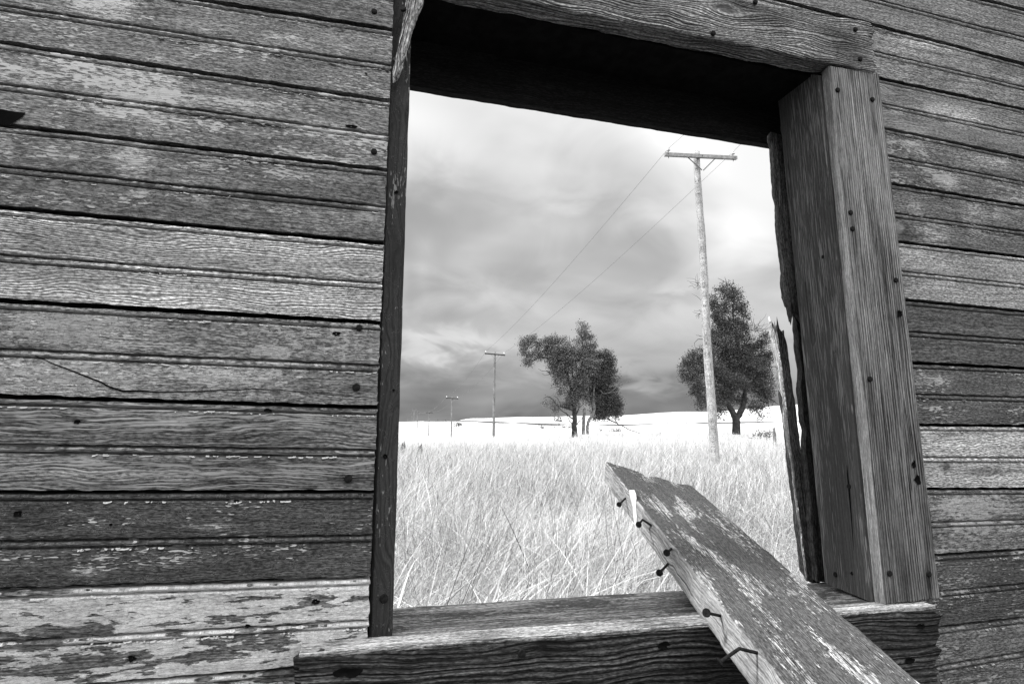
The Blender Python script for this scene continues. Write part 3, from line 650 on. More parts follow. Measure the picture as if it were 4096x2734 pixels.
# ------------------------------------------------------------------ the fallen casing plank across the sill
def vpdir(vx, vy): return unit(ray(vx, vy))
pd = vpdir(1895, 1190)
B0 = P(2836, 2518, -.053)                    # where the lower arris rests on the front edge of the sill
def side_n(p, q): return unit(np.cross(ray(*p), ray(*q)))
nL = side_n((2422, 1845), (3140, 2734)); nR = side_n((2955, 2104), (3697, 2734))
bb1 = unit(np.cross(pd, [0, 0, 1.])); bb2 = np.cross(bb1, pd)
def plank_fit(tp):
    out = []
    for k in range(7200):
        a = k * math.pi / 3600; up = math.cos(a) * bb1 + math.sin(a) * bb2
        e = np.dot(B0 + up * tp - CP, nL)
        if k and e * last <= 0:
            w = unit(np.cross(pd, up)); A = B0 + up * tp
            wp = -np.dot(A - CP, nR) / np.dot(w, nR)
            out.append((up, w * np.sign(wp), abs(wp)))
        last = e
    return out

tpk = .058
fits = plank_fit(tpk); upv, wv, wpk = min(fits, key=lambda q: -q[0][2])
A0 = B0 + upv * tpk                         # a point of the upper-left arris
def on_arris(px, py):                       # distance along the arris of the point seen at px,py
    n = side_n((px, py), (px + 300, py - 300 * .81))
    return -np.dot(A0 - CP, n) / np.dot(pd, n)
Lfar = on_arris(2422, 1845); Lnear = on_arris(3140, 2734) - .30
def top_uv(px, py):
    n = upv; d = ray(px, py); q = CP + d * (np.dot(A0 - CP, n) / np.dot(d, n)) - A0
    return np.dot(q, pd), np.dot(q, wv)
outline = [(0, Lfar)] + [(lambda uv: (uv[1] / wpk, uv[0]))(top_uv(x, y)) for x, y in ((2480, 1862), (2560, 1888), (2592, 1904), (2612, 1925), (2632, 1908), (2700, 1930), (2788, 1961), (2850, 2000), (2900, 2056))] + [(1., on_arris(2422, 1845) - .0)]
outline = [(v, l) for v, l in outline[:-1] if 0 <= v < 1]; outline.sort(); outline.append((1., outline[-1][1] - .05))
ov = np.array(outline)
print('PLANK', wpk, Lfar, Lnear, ov.round(3).tolist())
LEN0 = float(ov[:, 1].max())
pk = empty('fallen_plank', tuple(B0), 'thick lichen-spotted plank lying across the sill with bent nails along its edge', 'plank')
PKT = wood('plank_wood', .21, grain=.4, fine=.8, pitch=.0042, wavy=.0006, cracks=.9, seed=31.7, smear=.86, blot=.4, relief=.002)
PKE = wood('plank_edge_wood', .30, grain=.3, fine=.4, pitch=.007, wavy=.0006, cracks=.9, seed=33.7, blot=.5, speck=.3)
def efn(v, t): return np.interp(v, ov[:, 0], ov[:, 1]) - LEN0 - .012 * t
p_far, p_near = A0 + pd * LEN0, A0 + pd * Lnear
body = board('plank_body', [p_far + wv * wpk * 0, p_far + wv * wpk, p_near + wv * wpk, p_near], -upv * tpk, PKE, pk, 'v', step=.004, bev=.004, seed=81, edge=.002, endfn=None)
bpy.data.objects.remove(body)
# (run from near to far so the broken end is the last station)
body = board('plank_body', [p_near + wv * wpk, p_far + wv * wpk, p_far, p_near], -upv * tpk, PKT, pk, 'u', step=.004, bev=.005, seed=81, edge=.0016, endfn=efn, endlen=.16)
# the sawn edges are cleaner than the lichen-covered face: second material by face direction
body.data.materials.append(PKE)
R3 = np.array(body.matrix_world.to_3x3() if False else body.matrix_basis.to_3x3())
for f in body.data.polygons:
    nn = R3 @ np.array(f.normal)
    if abs(np.dot(nn, upv)) < .75: f.material_index = 1
body['label'] = 'thick plank with dark lichen on its upper face'
def on_side(px, py, off=0.):
    d = ray(px, py); n = -wv; return CP + d * ((np.dot(A0 - CP, n) + off) / np.dot(d, n))
def plank_nail(path, length):
    g = Geo(); k = len(path); offs = np.linspace(0, length, k); offs[0] = -.004
    pts = [on_side(x, y, o) for (x, y), o in zip(path, offs)]
    fine = [pts[0]]
    for a, b in zip(pts[:-1], pts[1:]): fine += [a + (b - a) * q for q in (.35, .7, 1.)]
    fine = np.array(fine); 
    for _ in range(0): fine[1:-1] = (fine[:-2] + 2 * fine[1:-1] + fine[2:]) / 4
    g.tube(list(fine), [.0024] * len(fine), 10)
    tip = fine[-1]; d = unit(tip - fine[-2])
    g.tube([tip - d * .002, tip, tip + d * .0016, tip + d * .0022], [.0036, .0066, .0066, .0045], 16)
    g.build('nail', NAIL, pk)
for path, ln in [([(2507, 1986), (2477, 2016)], .03), ([(2615, 2106), (2570, 2077), (2555, 2096)], .035), ([(2690, 2190), (2667, 2209)], .022), ([(2677, 2249), (2638, 2289)], .036),
                 ([(2886, 2462), (2827, 2449)], .035), ([(3036, 2611), (2957, 2592), (2880, 2646)], .055)]: plank_nail(path, ln)
g = Geo(); WD = diffuse_mat('white_dropping', .85, .6, .05, 100)
sp = [(2527, 1958, 10), (2531, 1975, 13), (2534, 1992, 12), (2535, 2010, 8), (2538, 2040, 7), (2540, 2065, 7), (2541, 2085, 5), (2542, 2100, 3)]
vs = []
for x, y, w_ in sp: vs += [on_side(x - w_, y, .0012), on_side(x, y, .0026), on_side(x + w_, y, .0012)]
g.add(vs, [(3 * i + j, 3 * i + j + 1, 3 * i + j + 4, 3 * i + j + 3) for i in range(len(sp) - 1) for j in (0, 1)])
o = g.build('white_streak', WD, pk); 
# ------------------------------------------------------------------ terrain
TC = [(1100, [(3, None), (6, None), (10, None), (18, None), (42, 1777), (58, 1771), (101, 1760), (190, 1748), (300, 1716), (372, 1687), (430, 1687), (620, 1690), (3500, 1692)]),
      (1560, [(3, None), (6, None), (10, None), (18, None), (42, 1777), (58, 1771), (101, 1760), (190, 1748), (300, 1716), (372, 1686), (430, 1686), (620, 1689), (3500, 1692)]),
      (1780, [(3, None), (6, None), (10, None), (18, None), (42, 1776), (58, 1769), (101, 1757), (190, 1742), (300, 1706), (372, 1682), (430, 1683), (620, 1685), (3500, 1690)]),
      (1900, [(3, None), (6, None), (10, None), (18, None), (42, 1774), (58, 1767), (101, 1753), (190, 1730), (300, 1694), (360, 1684), (430, 1681), (900, 1672), (3500, 1672)]),
      (2100, [(3, None), (6, None), (10, None), (18, None), (42, 1766), (58, 1760), (101, 1742), (170, 1712), (212, 1697), (222, 1690), (330, 1680), (900, 1667), (3500, 1668)]),
      (2400, [(3, None), (6, None), (10, None), (18, None), (42, 1752), (58, 1745), (101, 1722), (160, 1707), (166, 1703), (174, 1696), (260, 1685), (900, 1662), (3500, 1664)]),
      (2800, [(3, None), (6, None), (10, None), (18, None), (38, 1752), (58, 1735), (101, 1710), (150, 1696), (156, 1692), (166, 1688), (260, 1675), (900, 1646), (3500, 1650)]),
      (3300, [(3, None), (6, None), (10, None), (18, None), (38, 1750), (58, 1725), (101, 1700), (150, 1688), (156, 1684), (166, 1680), (260, 1660), (900, 1616), (3500, 1622)])]
NEAR = {3: -1.38, 6: -1.2, 10: -.95, 18: -.52}
ths, tabs = [], []
KN = np.unique(np.concatenate([[2.0, 3, 6, 10, 18], np.geomspace(24, 3500, 60)]))
for px, rows in TC:
    d0 = ray(px, 1795); ths.append(math.atan2(d0[0], d0[1])); ds, zs_ = [], []
    for dist, row in rows:
        if row is None: T = NEAR[dist] / dist
        else:
            d = ray(px, row); T = d[2] / d[1]
        ds.append(dist); zs_.append(T)
    tabs.append(np.interp(np.log(KN), np.log([2.0] + ds), [-1.42 / 2] + zs_))
ths = np.array(ths); tabs = np.array(tabs)
def ground(X, Y):
    X = np.asarray(X, float); Yp = np.asarray(Y, float) + D
    th = np.arctan2(X, Yp); r = np.hypot(X, Yp)
    tc = np.clip(th, -1.25, 1.25); dist = np.maximum(r * np.cos(tc), .01)
    cols = np.stack([np.interp(np.log(np.maximum(dist, 2.)), np.log(KN), tb) for tb in tabs], -1)
    tq = np.clip(tc, ths[0], ths[-1]); T = np.zeros_like(tq)
    idx = np.clip(np.searchsorted(ths, tq) - 1, 0, len(ths) - 2); fr_ = (tq - ths[idx]) / (ths[idx + 1] - ths[idx]); fr_ = fr_ * fr_ * (3 - 2 * fr_)
    a = np.take_along_axis(cols, idx[..., None], -1)[..., 0]; b = np.take_along_axis(cols, idx[..., None] + 1, -1)[..., 0]
    z = np.maximum(dist, .0) * (a * (1 - fr_) + b * fr_)
    z = np.where(dist < 2., -1.42 + 0 * z, z)
    back = np.clip((np.abs(th) - 1.1) / .9, 0, 1); back = back * back * (3 - 2 * back)
    z = z * (1 - back) + (-1.42) * back
    return EYE + z + .03 * np.sin(X * 1.3 + 1) * np.cos(Y * .9) * np.clip(dist / 6, 0, 1)
gm = bpy.data.materials.new('field_soil'); gm.use_nodes = True; t = NT(gm.node_tree); b = t.n['Principled BSDF']; b.inputs['Roughness'].default_value = 1; b.inputs['Specular IOR Level'].default_value = 0
geo = t.n.new('ShaderNodeNewGeometry').outputs['Position']; X_, Y_, Z_ = t.sep(geo)
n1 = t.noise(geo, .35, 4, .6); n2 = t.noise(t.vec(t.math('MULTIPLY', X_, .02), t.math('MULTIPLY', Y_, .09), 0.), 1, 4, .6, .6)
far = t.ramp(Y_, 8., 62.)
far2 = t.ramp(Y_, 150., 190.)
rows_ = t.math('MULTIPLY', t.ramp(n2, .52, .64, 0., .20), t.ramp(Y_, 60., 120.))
val = t.lerp(far, t.math('ADD', .03, t.math('MULTIPLY', n1, .05)), t.math('SUBTRACT', t.math('ADD', .56, t.math('MULTIPLY', n1, .20)), rows_))  # dark near soil also carries the shade in the grass gaps
# scattered low scrub on the hill beyond the road
n3 = t.noise(t.vec(t.math('MULTIPLY', X_, .25), t.math('MULTIPLY', Y_, .06), 5.), 1, 3, .6)
val = t.lerp(t.math('MULTIPLY', t.ramp(n3, .66, .70), t.math('MULTIPLY', far2, t.ramp(Y_, 330., 200., 0., .8))), val, .14)
t.l.new(t.vec(val, val, val), b.inputs['Base Color'])
rad = np.concatenate([[.0], np.geomspace(.5, 3500, 190)]); na = 420
# finer angular steps in front of the opening
ang_ = np.concatenate([np.linspace(-math.pi, -.35, 90, endpoint=False), np.linspace(-.35, 1.0, 300, endpoint=False), np.linspace(1.0, math.pi, 90, endpoint=False)])
na = len(ang_)
Rr, Aa = np.meshgrid(rad, ang_, indexing='ij'); XX = Rr * np.sin(Aa); YY = Rr * np.cos(Aa) - D
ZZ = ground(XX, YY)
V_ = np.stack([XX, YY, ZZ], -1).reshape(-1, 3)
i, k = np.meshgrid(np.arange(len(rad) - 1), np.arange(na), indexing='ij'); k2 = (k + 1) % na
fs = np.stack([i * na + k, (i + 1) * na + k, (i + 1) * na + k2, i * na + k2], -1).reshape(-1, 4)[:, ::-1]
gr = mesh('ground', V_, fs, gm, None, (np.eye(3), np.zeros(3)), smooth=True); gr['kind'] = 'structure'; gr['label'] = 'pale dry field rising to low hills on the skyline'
# road cut: dark paved strip seen edge-on
RDM = diffuse_mat('asphalt', .06, .9, .3, .5)
rp = [(1700, 1682, 372, .2), (1840, 1682, 365, .5), (1905, 1685, 345, .7), (1977, 1690, 300, .95), (2100, 1696, 214, .85), (2217, 1700, 190, .8), (2400, 1705, 168, .75), (2600, 1700, 158, .6), (2800, 1693, 154, .45), (3000, 1688, 152, .35), (3400, 1682, 150, .35)]
vs = []; xs_ = np.linspace(1700, 3400, 160)
for x in xs_:
    y, dist, hgt = (np.interp(x, [q[0] for q in rp], [q[j] for q in rp]) for j in (1, 2, 3))
    d = ray(x, y); p = CP + d * (dist / d[1]); up_ = p + np.array([0, 5.0, hgt]); vs += [p + [0, 0, -.25], p + [0, .4, .02], up_, up_ + [0, 4, -.1]]
fs = [(4 * i + j, 4 * i + 4 + j, 4 * i + 5 + j, 4 * i + 1 + j) for i in range(len(xs_) - 1) for j in range(3)]
rd = mesh('road', vs, fs, RDM, None, (np.eye(3), np.zeros(3))); rd['kind'] = 'structure'; rd['label'] = 'dark country road crossing the far field'
# ------------------------------------------------------------------ grass
def grass_mat(name, g0, g1):
    m = bpy.data.materials.new(name); m.use_nodes = True; t = NT(m.node_tree); b = t.n['Principled BSDF']
    b.inputs['Roughness'].default_value = .7; b.inputs['Specular IOR Level'].default_value = .2
    at = t.n.new('ShaderNodeAttribute'); at.attribute_name = 'tint'
    val = t.lerp(at.outputs['Fac'], g0, g1); t.l.new(t.vec(val, val, val), b.inputs['Base Color'])
    tr = t.n.new('ShaderNodeBsdfTranslucent'); t.l.new(t.vec(val, val, val), tr.inputs[0])
    mx = t.n.new('ShaderNodeMixShader'); mx.inputs[0].default_value = .18
    o = t.n['Material Output']; t.l.new(b.outputs[0], mx.inputs[1]); t.l.new(tr.outputs[0], mx.inputs[2]); t.l.new(mx.outputs[0], o.inputs[0]); return m
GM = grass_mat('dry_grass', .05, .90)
def clump_noise(X, Y, s):
    return .5 + .25 * (np.sin(X * 1.7 * s + 1.3 * np.sin(Y * 1.1 * s)) + np.sin(Y * 2.3 * s + 1.7 * np.cos(X * .9 * s + 2)))
def blades(n, r0, r1, hmin, hmax, w, seed, seg=5, lean=.35, droop=.5, th0=-.42, th1=.95, dark=.12):
    n = int(n * 1.4)
    r = np.random.default_rng(seed)
    rr = np.sqrt(r.uniform(r0 ** 2, r1 ** 2, n)); th = r.uniform(th0, th1, n)
    X = rr * np.sin(th); Y = rr * np.cos(th) - D
    cn = clump_noise(X, Y, 1.) ; cx = np.round(X * 4 + .6 * np.sin(Y * 5)) ; cy = np.round(Y * 4 + .6 * np.sin(X * 6))
    # pull roots towards tussock centres
    hx = np.modf(np.sin(cx * 12.9 + cy * 78.2) * 43758.5)[0]; hy = np.modf(np.sin(cx * 39.3 + cy * 11.1) * 24634.6)[0]
    tus = (r.random(n) < .6) & (rr < 14)
    X = np.where(tus, (cx + .45 * hx) / 4 + r.normal(0, .035, n), X); Y = np.where(tus, (cy + .45 * hy) / 4 + r.normal(0, .035, n), Y)
    keep = Y > .45; X, Y, cn, hx, rr = X[keep], Y[keep], cn[keep], hx[keep], rr[keep]; n = len(X)
    Z = ground(X, Y)
    h = r.uniform(hmin, hmax, n) * (.55 + .6 * cn) * (1 + .25 * hx)
    a = r.uniform(0, 2 * math.pi, n); le = np.abs(r.normal(0, lean, n)); dr = np.abs(r.normal(0, droop, n))
    a = np.where(r.random(n) < .4, .3 + .6 * r.normal(size=n), a)
    ux, uy = np.cos(a), np.sin(a)
    ww = w * r.uniform(.45, 1.25, n)
    fa = r.uniform(0, math.pi, n); px_, py_ = np.cos(fa), np.sin(fa) * .4
    pl = np.hypot(px_, py_); px_, py_ = px_ / pl, py_ / pl
    V = np.zeros((n, seg + 1, 2, 3))
    for j in range(seg + 1):
        q = j / seg; out = h * (le * q + dr * q ** 2.6 * 1.1); up = h * (q - .45 * np.minimum(dr, 1.1) * q ** 3.2)
        wj = ww * (1 - q ** 1.6) * (.75 + .5 * q) + .0004
        for sgn, kx in ((-1, 0), (1, 1)):
            V[:, j, kx, 0] = X + ux * out + sgn * px_ * wj / 2; V[:, j, kx, 1] = Y + uy * out + sgn * py_ * wj / 2; V[:, j, kx, 2] = Z + up
    base = (np.arange(n) * (seg + 1) * 2)[:, None]
    f = np.concatenate([base + np.array([2 * j, 2 * j + 1, 2 * j + 3, 2 * j + 2])[None] for j in range(seg)], 0)
    patch = .5 + .5 * np.sin(X * 3.1 + 2.2 * np.sin(Y * 1.7 + 1) + .8 * np.sin(X * 7)) * np.sin(Y * 2.3 + 1.9 * np.sin(X * 1.3))
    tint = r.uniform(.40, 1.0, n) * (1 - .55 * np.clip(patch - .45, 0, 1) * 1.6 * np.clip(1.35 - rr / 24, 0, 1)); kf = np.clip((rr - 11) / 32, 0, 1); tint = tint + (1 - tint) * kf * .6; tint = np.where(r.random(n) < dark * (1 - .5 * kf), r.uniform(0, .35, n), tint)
    return V.reshape(-1, 3), f, np.repeat(tint, (seg + 1) * 2)
def join(parts):
    vs, fs, ts, b = [], [], [], 0
    for v, f, t_ in parts: vs.append(v); fs.append(f + b); ts.append(t_); b += len(v)
    return np.concatenate(vs), np.concatenate(fs), np.concatenate(ts)
def seeded(n, r0, r1, h0, h1, seed, th0=-.42, th1=.95):
    """tall stems carrying a loose seed head"""
    r = np.random.default_rng(seed); g = []
    v, f, t_ = blades(n, r0, r1, h0, h1, .0035, seed, 6, .18, .15, th0, th1, .25)
    return v, f, t_
parts = [blades(4600, 1.5, 4.5, .35, 1.0, .0075, 1, 7, .40, .9), blades(900, 1.5, 4.4, .60, 1.05, .014, 2, 9, .22, 1.4, dark=.02), blades(14000, 4.3, 10, .35, .9, .011, 3, 5, .36, .8), blades(9000, 1.8, 7.5, .45, .95, .0055, 21, 9, .8, 1.6, dark=.04), blades(9000, 1.5, 5.5, .15, .5, .008, 22, 4, .6, .6, dark=1.), blades(3500, 5, 9, .2, .5, .012, 23, 4, .6, .6, dark=1.), blades(420, 1.55, 2.7, .75, 1.05, .017, 24, 10, .15, 2.0, dark=0.),  # dense dark short blades added as shade low between the bright ones
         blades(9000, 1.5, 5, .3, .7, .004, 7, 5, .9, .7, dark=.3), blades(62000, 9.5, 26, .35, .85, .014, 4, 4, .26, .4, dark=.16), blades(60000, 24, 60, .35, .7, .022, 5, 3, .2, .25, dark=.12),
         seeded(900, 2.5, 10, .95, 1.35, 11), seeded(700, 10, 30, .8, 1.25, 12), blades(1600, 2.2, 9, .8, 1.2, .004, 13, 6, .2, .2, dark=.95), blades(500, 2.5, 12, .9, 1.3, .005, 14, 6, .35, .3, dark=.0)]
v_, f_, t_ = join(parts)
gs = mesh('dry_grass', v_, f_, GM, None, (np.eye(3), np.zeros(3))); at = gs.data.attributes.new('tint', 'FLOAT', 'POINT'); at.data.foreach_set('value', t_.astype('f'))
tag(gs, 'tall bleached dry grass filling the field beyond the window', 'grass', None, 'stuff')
# ------------------------------------------------------------------ poles and wires
PW = wood('pole_wood', .33, grain=.3, fine=.6, pitch=.03, wavy=.01, cracks=.6, seed=41.7, streak=.8, pcol=.6, blot=.5, relief=.006)
PW2 = diffuse_mat('far_pole_wood', .17, .9, .3, 2)
AW2 = diffuse_mat('far_crossarm_wood', .05, .9, .2, 9); AW = diffuse_mat('crossarm_wood', .36, .9, .25, 9); BR = diffuse_mat('brace_metal', .22, .6, .1, 9); INS = diffuse_mat('porcelain', .85, .25, 0, 9, 0, .5); INK = diffuse_mat('dark_glaze', .05, .3, 0, 9, 0, .5)
WM = diffuse_mat('wire_metal', .10, .6, 0, 9)
# (photo x of the foot, of the top; row of the top; row of the foot; distance; arm ends rows)
poles = [(2856, 2786, 608, 1815, 17.0, 'tall pale utility pole nearest the window, bark-streaked and leaning slightly'),
         (1974, 1979, 1406, 1768, 58.0, 'utility pole left of the dark tree, second nearest'),
         (1804, 1808, 1586, 1772, 101.0, 'utility pole standing in the white field, third nearest'),
         (1714, 1717, 1646, 1752, 188.0, 'small distant utility pole, fourth along the line'),
         (1669, 1669.5, 1645.5, 1718, 300.0, 'tiny distant utility pole in front of the skyline'),
         (1656, 1657, 1633, 1684, 425.0, 'distant utility pole rising from the skyline beside the dark window jamb'),
         (1648, 1648, 1656, 1686, 620.0, 'farthest and shortest utility pole on the skyline')]
ins_pts = []
ldir = None
tops = []
for (xf, xt, rt, rf, dist, lab) in poles:
    tops.append(P(xt, rt, dist - D))
for k, (xf, xt, rt, rf, dist, lab) in enumerate(poles):
    top = tops[k]; ft = P(xf, rf, dist - D); dirv = (ft - top); 
    gz = float(ground(ft[0], ft[1])); ft = top + dirv * ((top[2] - gz + .15) / -dirv[2])
    root = empty('utility_pole', tuple(ft), lab, 'utility pole', 'utility poles along the field')
    r0, r1 = (.155, .115) if k == 0 else (.15 + .0 * dist, .11)
    if k >= 3: r0 = r1 = .17 if k == 3 else .22 if k == 4 else .26
    g = Geo(); n = 24 if k == 0 else 6; nr = 14 if k < 2 else 8
    pts = [ft + (top - ft) * (j / n) for j in range(n + 1)]
    if k == 0: pts = [p + np.array([.02 * math.sin(j * .5), 0, 0]) for j, p in enumerate(pts)]
    g.tube(pts, [r0 + (r1 - r0) * j / n + (.006 * math.sin(j * 1.9) if k == 0 else 0) for j in range(n + 1)], nr)
    zax = unit(top - ft); xa = unit(np.cross(zax, [0, 1., 0])); ya_ = np.cross(zax, xa)
    g.build('pole', PW if k == 0 else PW2, root, (np.array([zax, xa, ya_]).T, (top + ft) / 2), smooth=True)
    a0 = top + zax * -.30
    half = {0: 1.26, 1: 1.12, 2: 1.1, 3: 1.1, 4: 1.05, 5: 1.1, 6: 1.2}[k]
    arm = unit(np.array([1., .10, -.035 if k == 0 else -.02 ])) if k < 3 else np.array([1., 0, 0])
    if k == 0:
        e_l, e_r = P(2650, 626, dist - D - .1), P(2936, 640, dist - D + .14); arm = unit(e_r - e_l); half = np.linalg.norm(e_r - e_l) / 2; a0 = (e_l + e_r) / 2
    bx = [arm, unit(np.cross(np.array([0, 0, 1.]), arm)), np.array([0, 0, 1.])]
    g = Geo(); th_ = .062 if k < 2 else (.075 if k == 2 else .09 if k < 5 else .12)
    a0 = a0 + np.array([0, -.15, 0])
    g.box(a0, bx, [half, th_ * .8, th_]); g.build('crossarm', AW if k == 0 else AW2, root)
    if k < 4:
        for s in (-1, 1):
            g = Geo(); g.tube([a0 + arm * s * half * .38 - [0, 0, th_], a0 + np.array([s * .03, -.02, -.55 if k == 0 else -.5])], [.02 if k < 2 else .03] * 2, 5); g.build('brace', BR, root)
    for s in (-1, 1):
        p = a0 + arm * s * half * .9 + np.array([0, 0, th_])
        if k < 3:
            g = Geo(); sc = 1 if k == 0 else 1.1 if k == 1 else 1.4
            g.tube([p + [0, 0, -.2 * sc], p + [0, 0, .11 * sc]], [.011 * sc] * 2, 6); pin = g.build('pin', INK, root)
            g = Geo(); g.tube([p + np.array([0, 0, z_]) * sc for z_ in (.08, .09, .12, .145, .155, .175, .20, .215)], [q * sc for q in (.05, .075, .07, .035, .045, .05, .045, .01)], 12); ins = g.build('insulator', INS, root, smooth=True)
        if s == -1: ins_l = p + np.array([0, 0, .17])
        else: ins_r = p + np.array([0, 0, .17])
    ins_pts.append((ins_l, ins_r))
    if k == 0:
        for q in (-.93, .0, .93): g = Geo(); g.tube([a0 + arm * half * q + bx[1] * 0 - [0, .045, 0], a0 + arm * half * q - [0, .075, 0]], [.018] * 2, 8); g.build('bolt', INK, root)
        # a further pole beyond the frame towards the viewer carries the near ends of the wires
def span(a, b, sag, n=40):
    return [a + (b - a) * (j / n) + np.array([0, 0, -4 * sag * (j / n) * (1 - j / n)]) for j in range(n + 1)]
for s, lab in ((0, 'left-hand overhead wire running pole to pole'), (1, 'right-hand overhead wire running pole to pole')):
    g = Geo(); a = ins_pts[0][s]; b = ins_pts[1][s]
    seen = (2735, 540) if s == 0 else (2980, 560)
    d = ray(*seen); q = CP + d * ((a[1] - 3.2 + D) / d[1]); dirn = (q - a) / 3.2 * 8.0
    pts = [a + dirn] + [a] ; 
    chain = pts
    for m_ in range(len(ins_pts) - 1): chain = chain + span(ins_pts[m_][s], ins_pts[m_ + 1][s], .45 if m_ == 0 else .7)[1:]
    rads = [max(.0050, .00020 * (p[1] + D)) for p in chain]
    g.tube(chain, rads, 5, cap=False); o = g.build('overhead_wire', WM); tag(o, lab, 'wire', 'overhead wires between the poles')
# ------------------------------------------------------------------ trees
def leaf_mat(name, g0, g1):
    m = grass_mat(name, g0, g1); return m
LFA = leaf_mat('tree_leaves', .06, .24); LFB = leaf_mat('dense_leaves', .035, .16)
BK = diffuse_mat('bark', .045, .95, .4, 6, .02, .1); BKP = diffuse_mat('dead_bark', .20, .95, .4, 5, .02, .1)
def crown(name, blobs, to_px, Y, dens, leaf, mat, root, seed, depthk=1., limit=60000):
    r = np.random.default_rng(seed); vs, tt = [], []
    for bl in blobs:
        zx, zy, rx, ry = bl[0], bl[1], bl[2] * 1.2, bl[3] * 1.2; sp_ = bl[4] if len(bl) > 4 else 1.
        px, py = to_px(zx, zy); c = P(px, py, Y - D); s = to_px.s * Y / F
        RX_, RZ_ = rx * s, ry * s; RY_ = (RX_ + RZ_) / 2 * depthk
        cy = r.normal(0, .35) * RX_
        n = int(dens * RX_ * RZ_ * sp_)
        # twig clumps inside the lobe, leaves round each clump
        nc = max(3, n // 16); q = r.normal(size=(nc, 3)); q /= np.linalg.norm(q, axis=1)[:, None]; q *= (r.random(nc) ** .5 * (1 + .13 * r.normal(size=nc)))[:, None]
        cc = c + q * [RX_, RY_, RZ_] + [0, cy, 0]
        for m_ in range(nc):
            k = 16; lp = cc[m_] + r.normal(0, leaf * 1.7, (k, 3)) * [1, 1, .8]
            a = r.normal(size=(k, 3)); a /= np.linalg.norm(a, axis=1)[:, None]; b_ = np.cross(a, r.normal(size=(k, 3))); b_ /= np.linalg.norm(b_, axis=1)[:, None]
            L_ = leaf * r.uniform(.6, 1.3, (k, 1)); Wl = L_ * .42
            vs.append(np.stack([lp - a * L_ * .6, lp + b_ * Wl, lp + a * L_ * .6, lp - b_ * Wl], 1).reshape(-1, 3)); tt.append(np.repeat(np.clip(r.normal(.45 + .12 * r.normal(), .25, k), 0, 1), 4))
    v = np.concatenate(vs); f = np.arange(len(v)).reshape(-1, 4); o = mesh(name, v, f, mat, root)
    at = o.data.attributes.new('tint', 'FLOAT', 'POINT'); at.data.foreach_set('value', np.concatenate(tt).astype('f')); return o
class TP:
    def __init__(s, ox, oy, sc): s.ox, s.oy, s.s = ox, oy, sc
    def __call__(s, x, y): return s.ox + x * s.s, s.oy + y * s.s
def limbs(g, tp, Y, paths, seed, n=7):
    r = np.random.default_rng(seed)
    for path in paths:
        w0, w1, dz = path[0]; pts = []
        for j, (x, y) in enumerate(path[1:]):
            pts.append(P(*tp(x, y), Y - D + dz * j / max(1, len(path) - 2)))
        fine = []
        for a, b_ in zip(pts[:-1], pts[1:]):
            for k in range(4): fine.append(a + (b_ - a) * k / 4 + r.normal(0, 1, 3) * np.linalg.norm(b_ - a) * .025 * (k > 0))
        fine.append(pts[-1]); m_ = len(fine); s = tp.s * Y / F
        g.tube(fine, [(w0 + (w1 - w0) * (j / (m_ - 1)) ** .8) * s / 2 for j in range(m_)], n)
def twigs(g, tp, Y, centre, n, length, seed, spread=1.2, up=.6, w=3):
    r = np.random.default_rng(seed)
    s = tp.s * Y / F
    for _ in range(n):
        p = P(*tp(*centre), Y - D) + r.normal(0, .15, 3); d = unit(r.normal(0, spread, 3) + [0, 0, up]); pts = [p]
        for j in range(4): d = unit(d + r.normal(0, .3, 3)); pts.append(pts[-1] + d * length * s / 4)
        g.tube(pts, [w * s / 2 * (1 - j / 5) + .004 for j in range(5)], 4)
tA = TP(2000, 1200, .38265); YA = 41.
tfoot = P(*tA(782, 1425), YA - D)
TA = empty('leafy_tree', tuple(tfoot), 'spreading dark tree with a long left branch of leaves, growing in the field', 'tree', 'trees in the field')
blA = [(270,450,55,70),(340,400,50,45),(250,540,45,50),(290,640,55,45),(400,460,60,50,.9),(420,580,70,55,.8),(500,430,60,50),(600,430,70,60,.8),(560,530,90,80),(600,640,95,80),(680,430,45,60,.4),(560,740,50,45,.7),
       (640,800,60,60,.7),(590,860,35,35,.6),(700,560,70,90),(690,700,80,90,.7),(850,250,30,30,.6),(890,285,40,30,.7),(830,340,50,40,.6),(880,370,65,55,.7),(950,400,60,26,.8),(830,450,60,60,.6),(940,470,75,36,.8),(900,540,100,60,.8),
       (790,880,70,60,.9),(780,1010,80,85),(720,1080,55,50),(650,950,45,50,.5),(530,1060,65,36,.35),(600,1130,75,55,.4),(610,1250,65,25,.4),(890,650,90,70,.5),(760,620,50,120,.6),(470,1070,30,40,.4),(640,730,80,70,.6),(720,640,80,80,.7),(520,520,80,60,.8),(820,600,80,80,.6),(740,520,70,60,.5),(700,860,70,60,.6),(860,740,80,80,.6),(820,960,70,70),(830,830,70,70,.6),(330,560,60,60,.5),(930,720,70,90,.6),(890,870,60,80,.7),(950,610,60,60,.7),(880,1010,50,60,.6),(780,1100,45,50,.8)]
crown('crown', blA, tA, YA, 4200, .085, LFA, TA, 3)
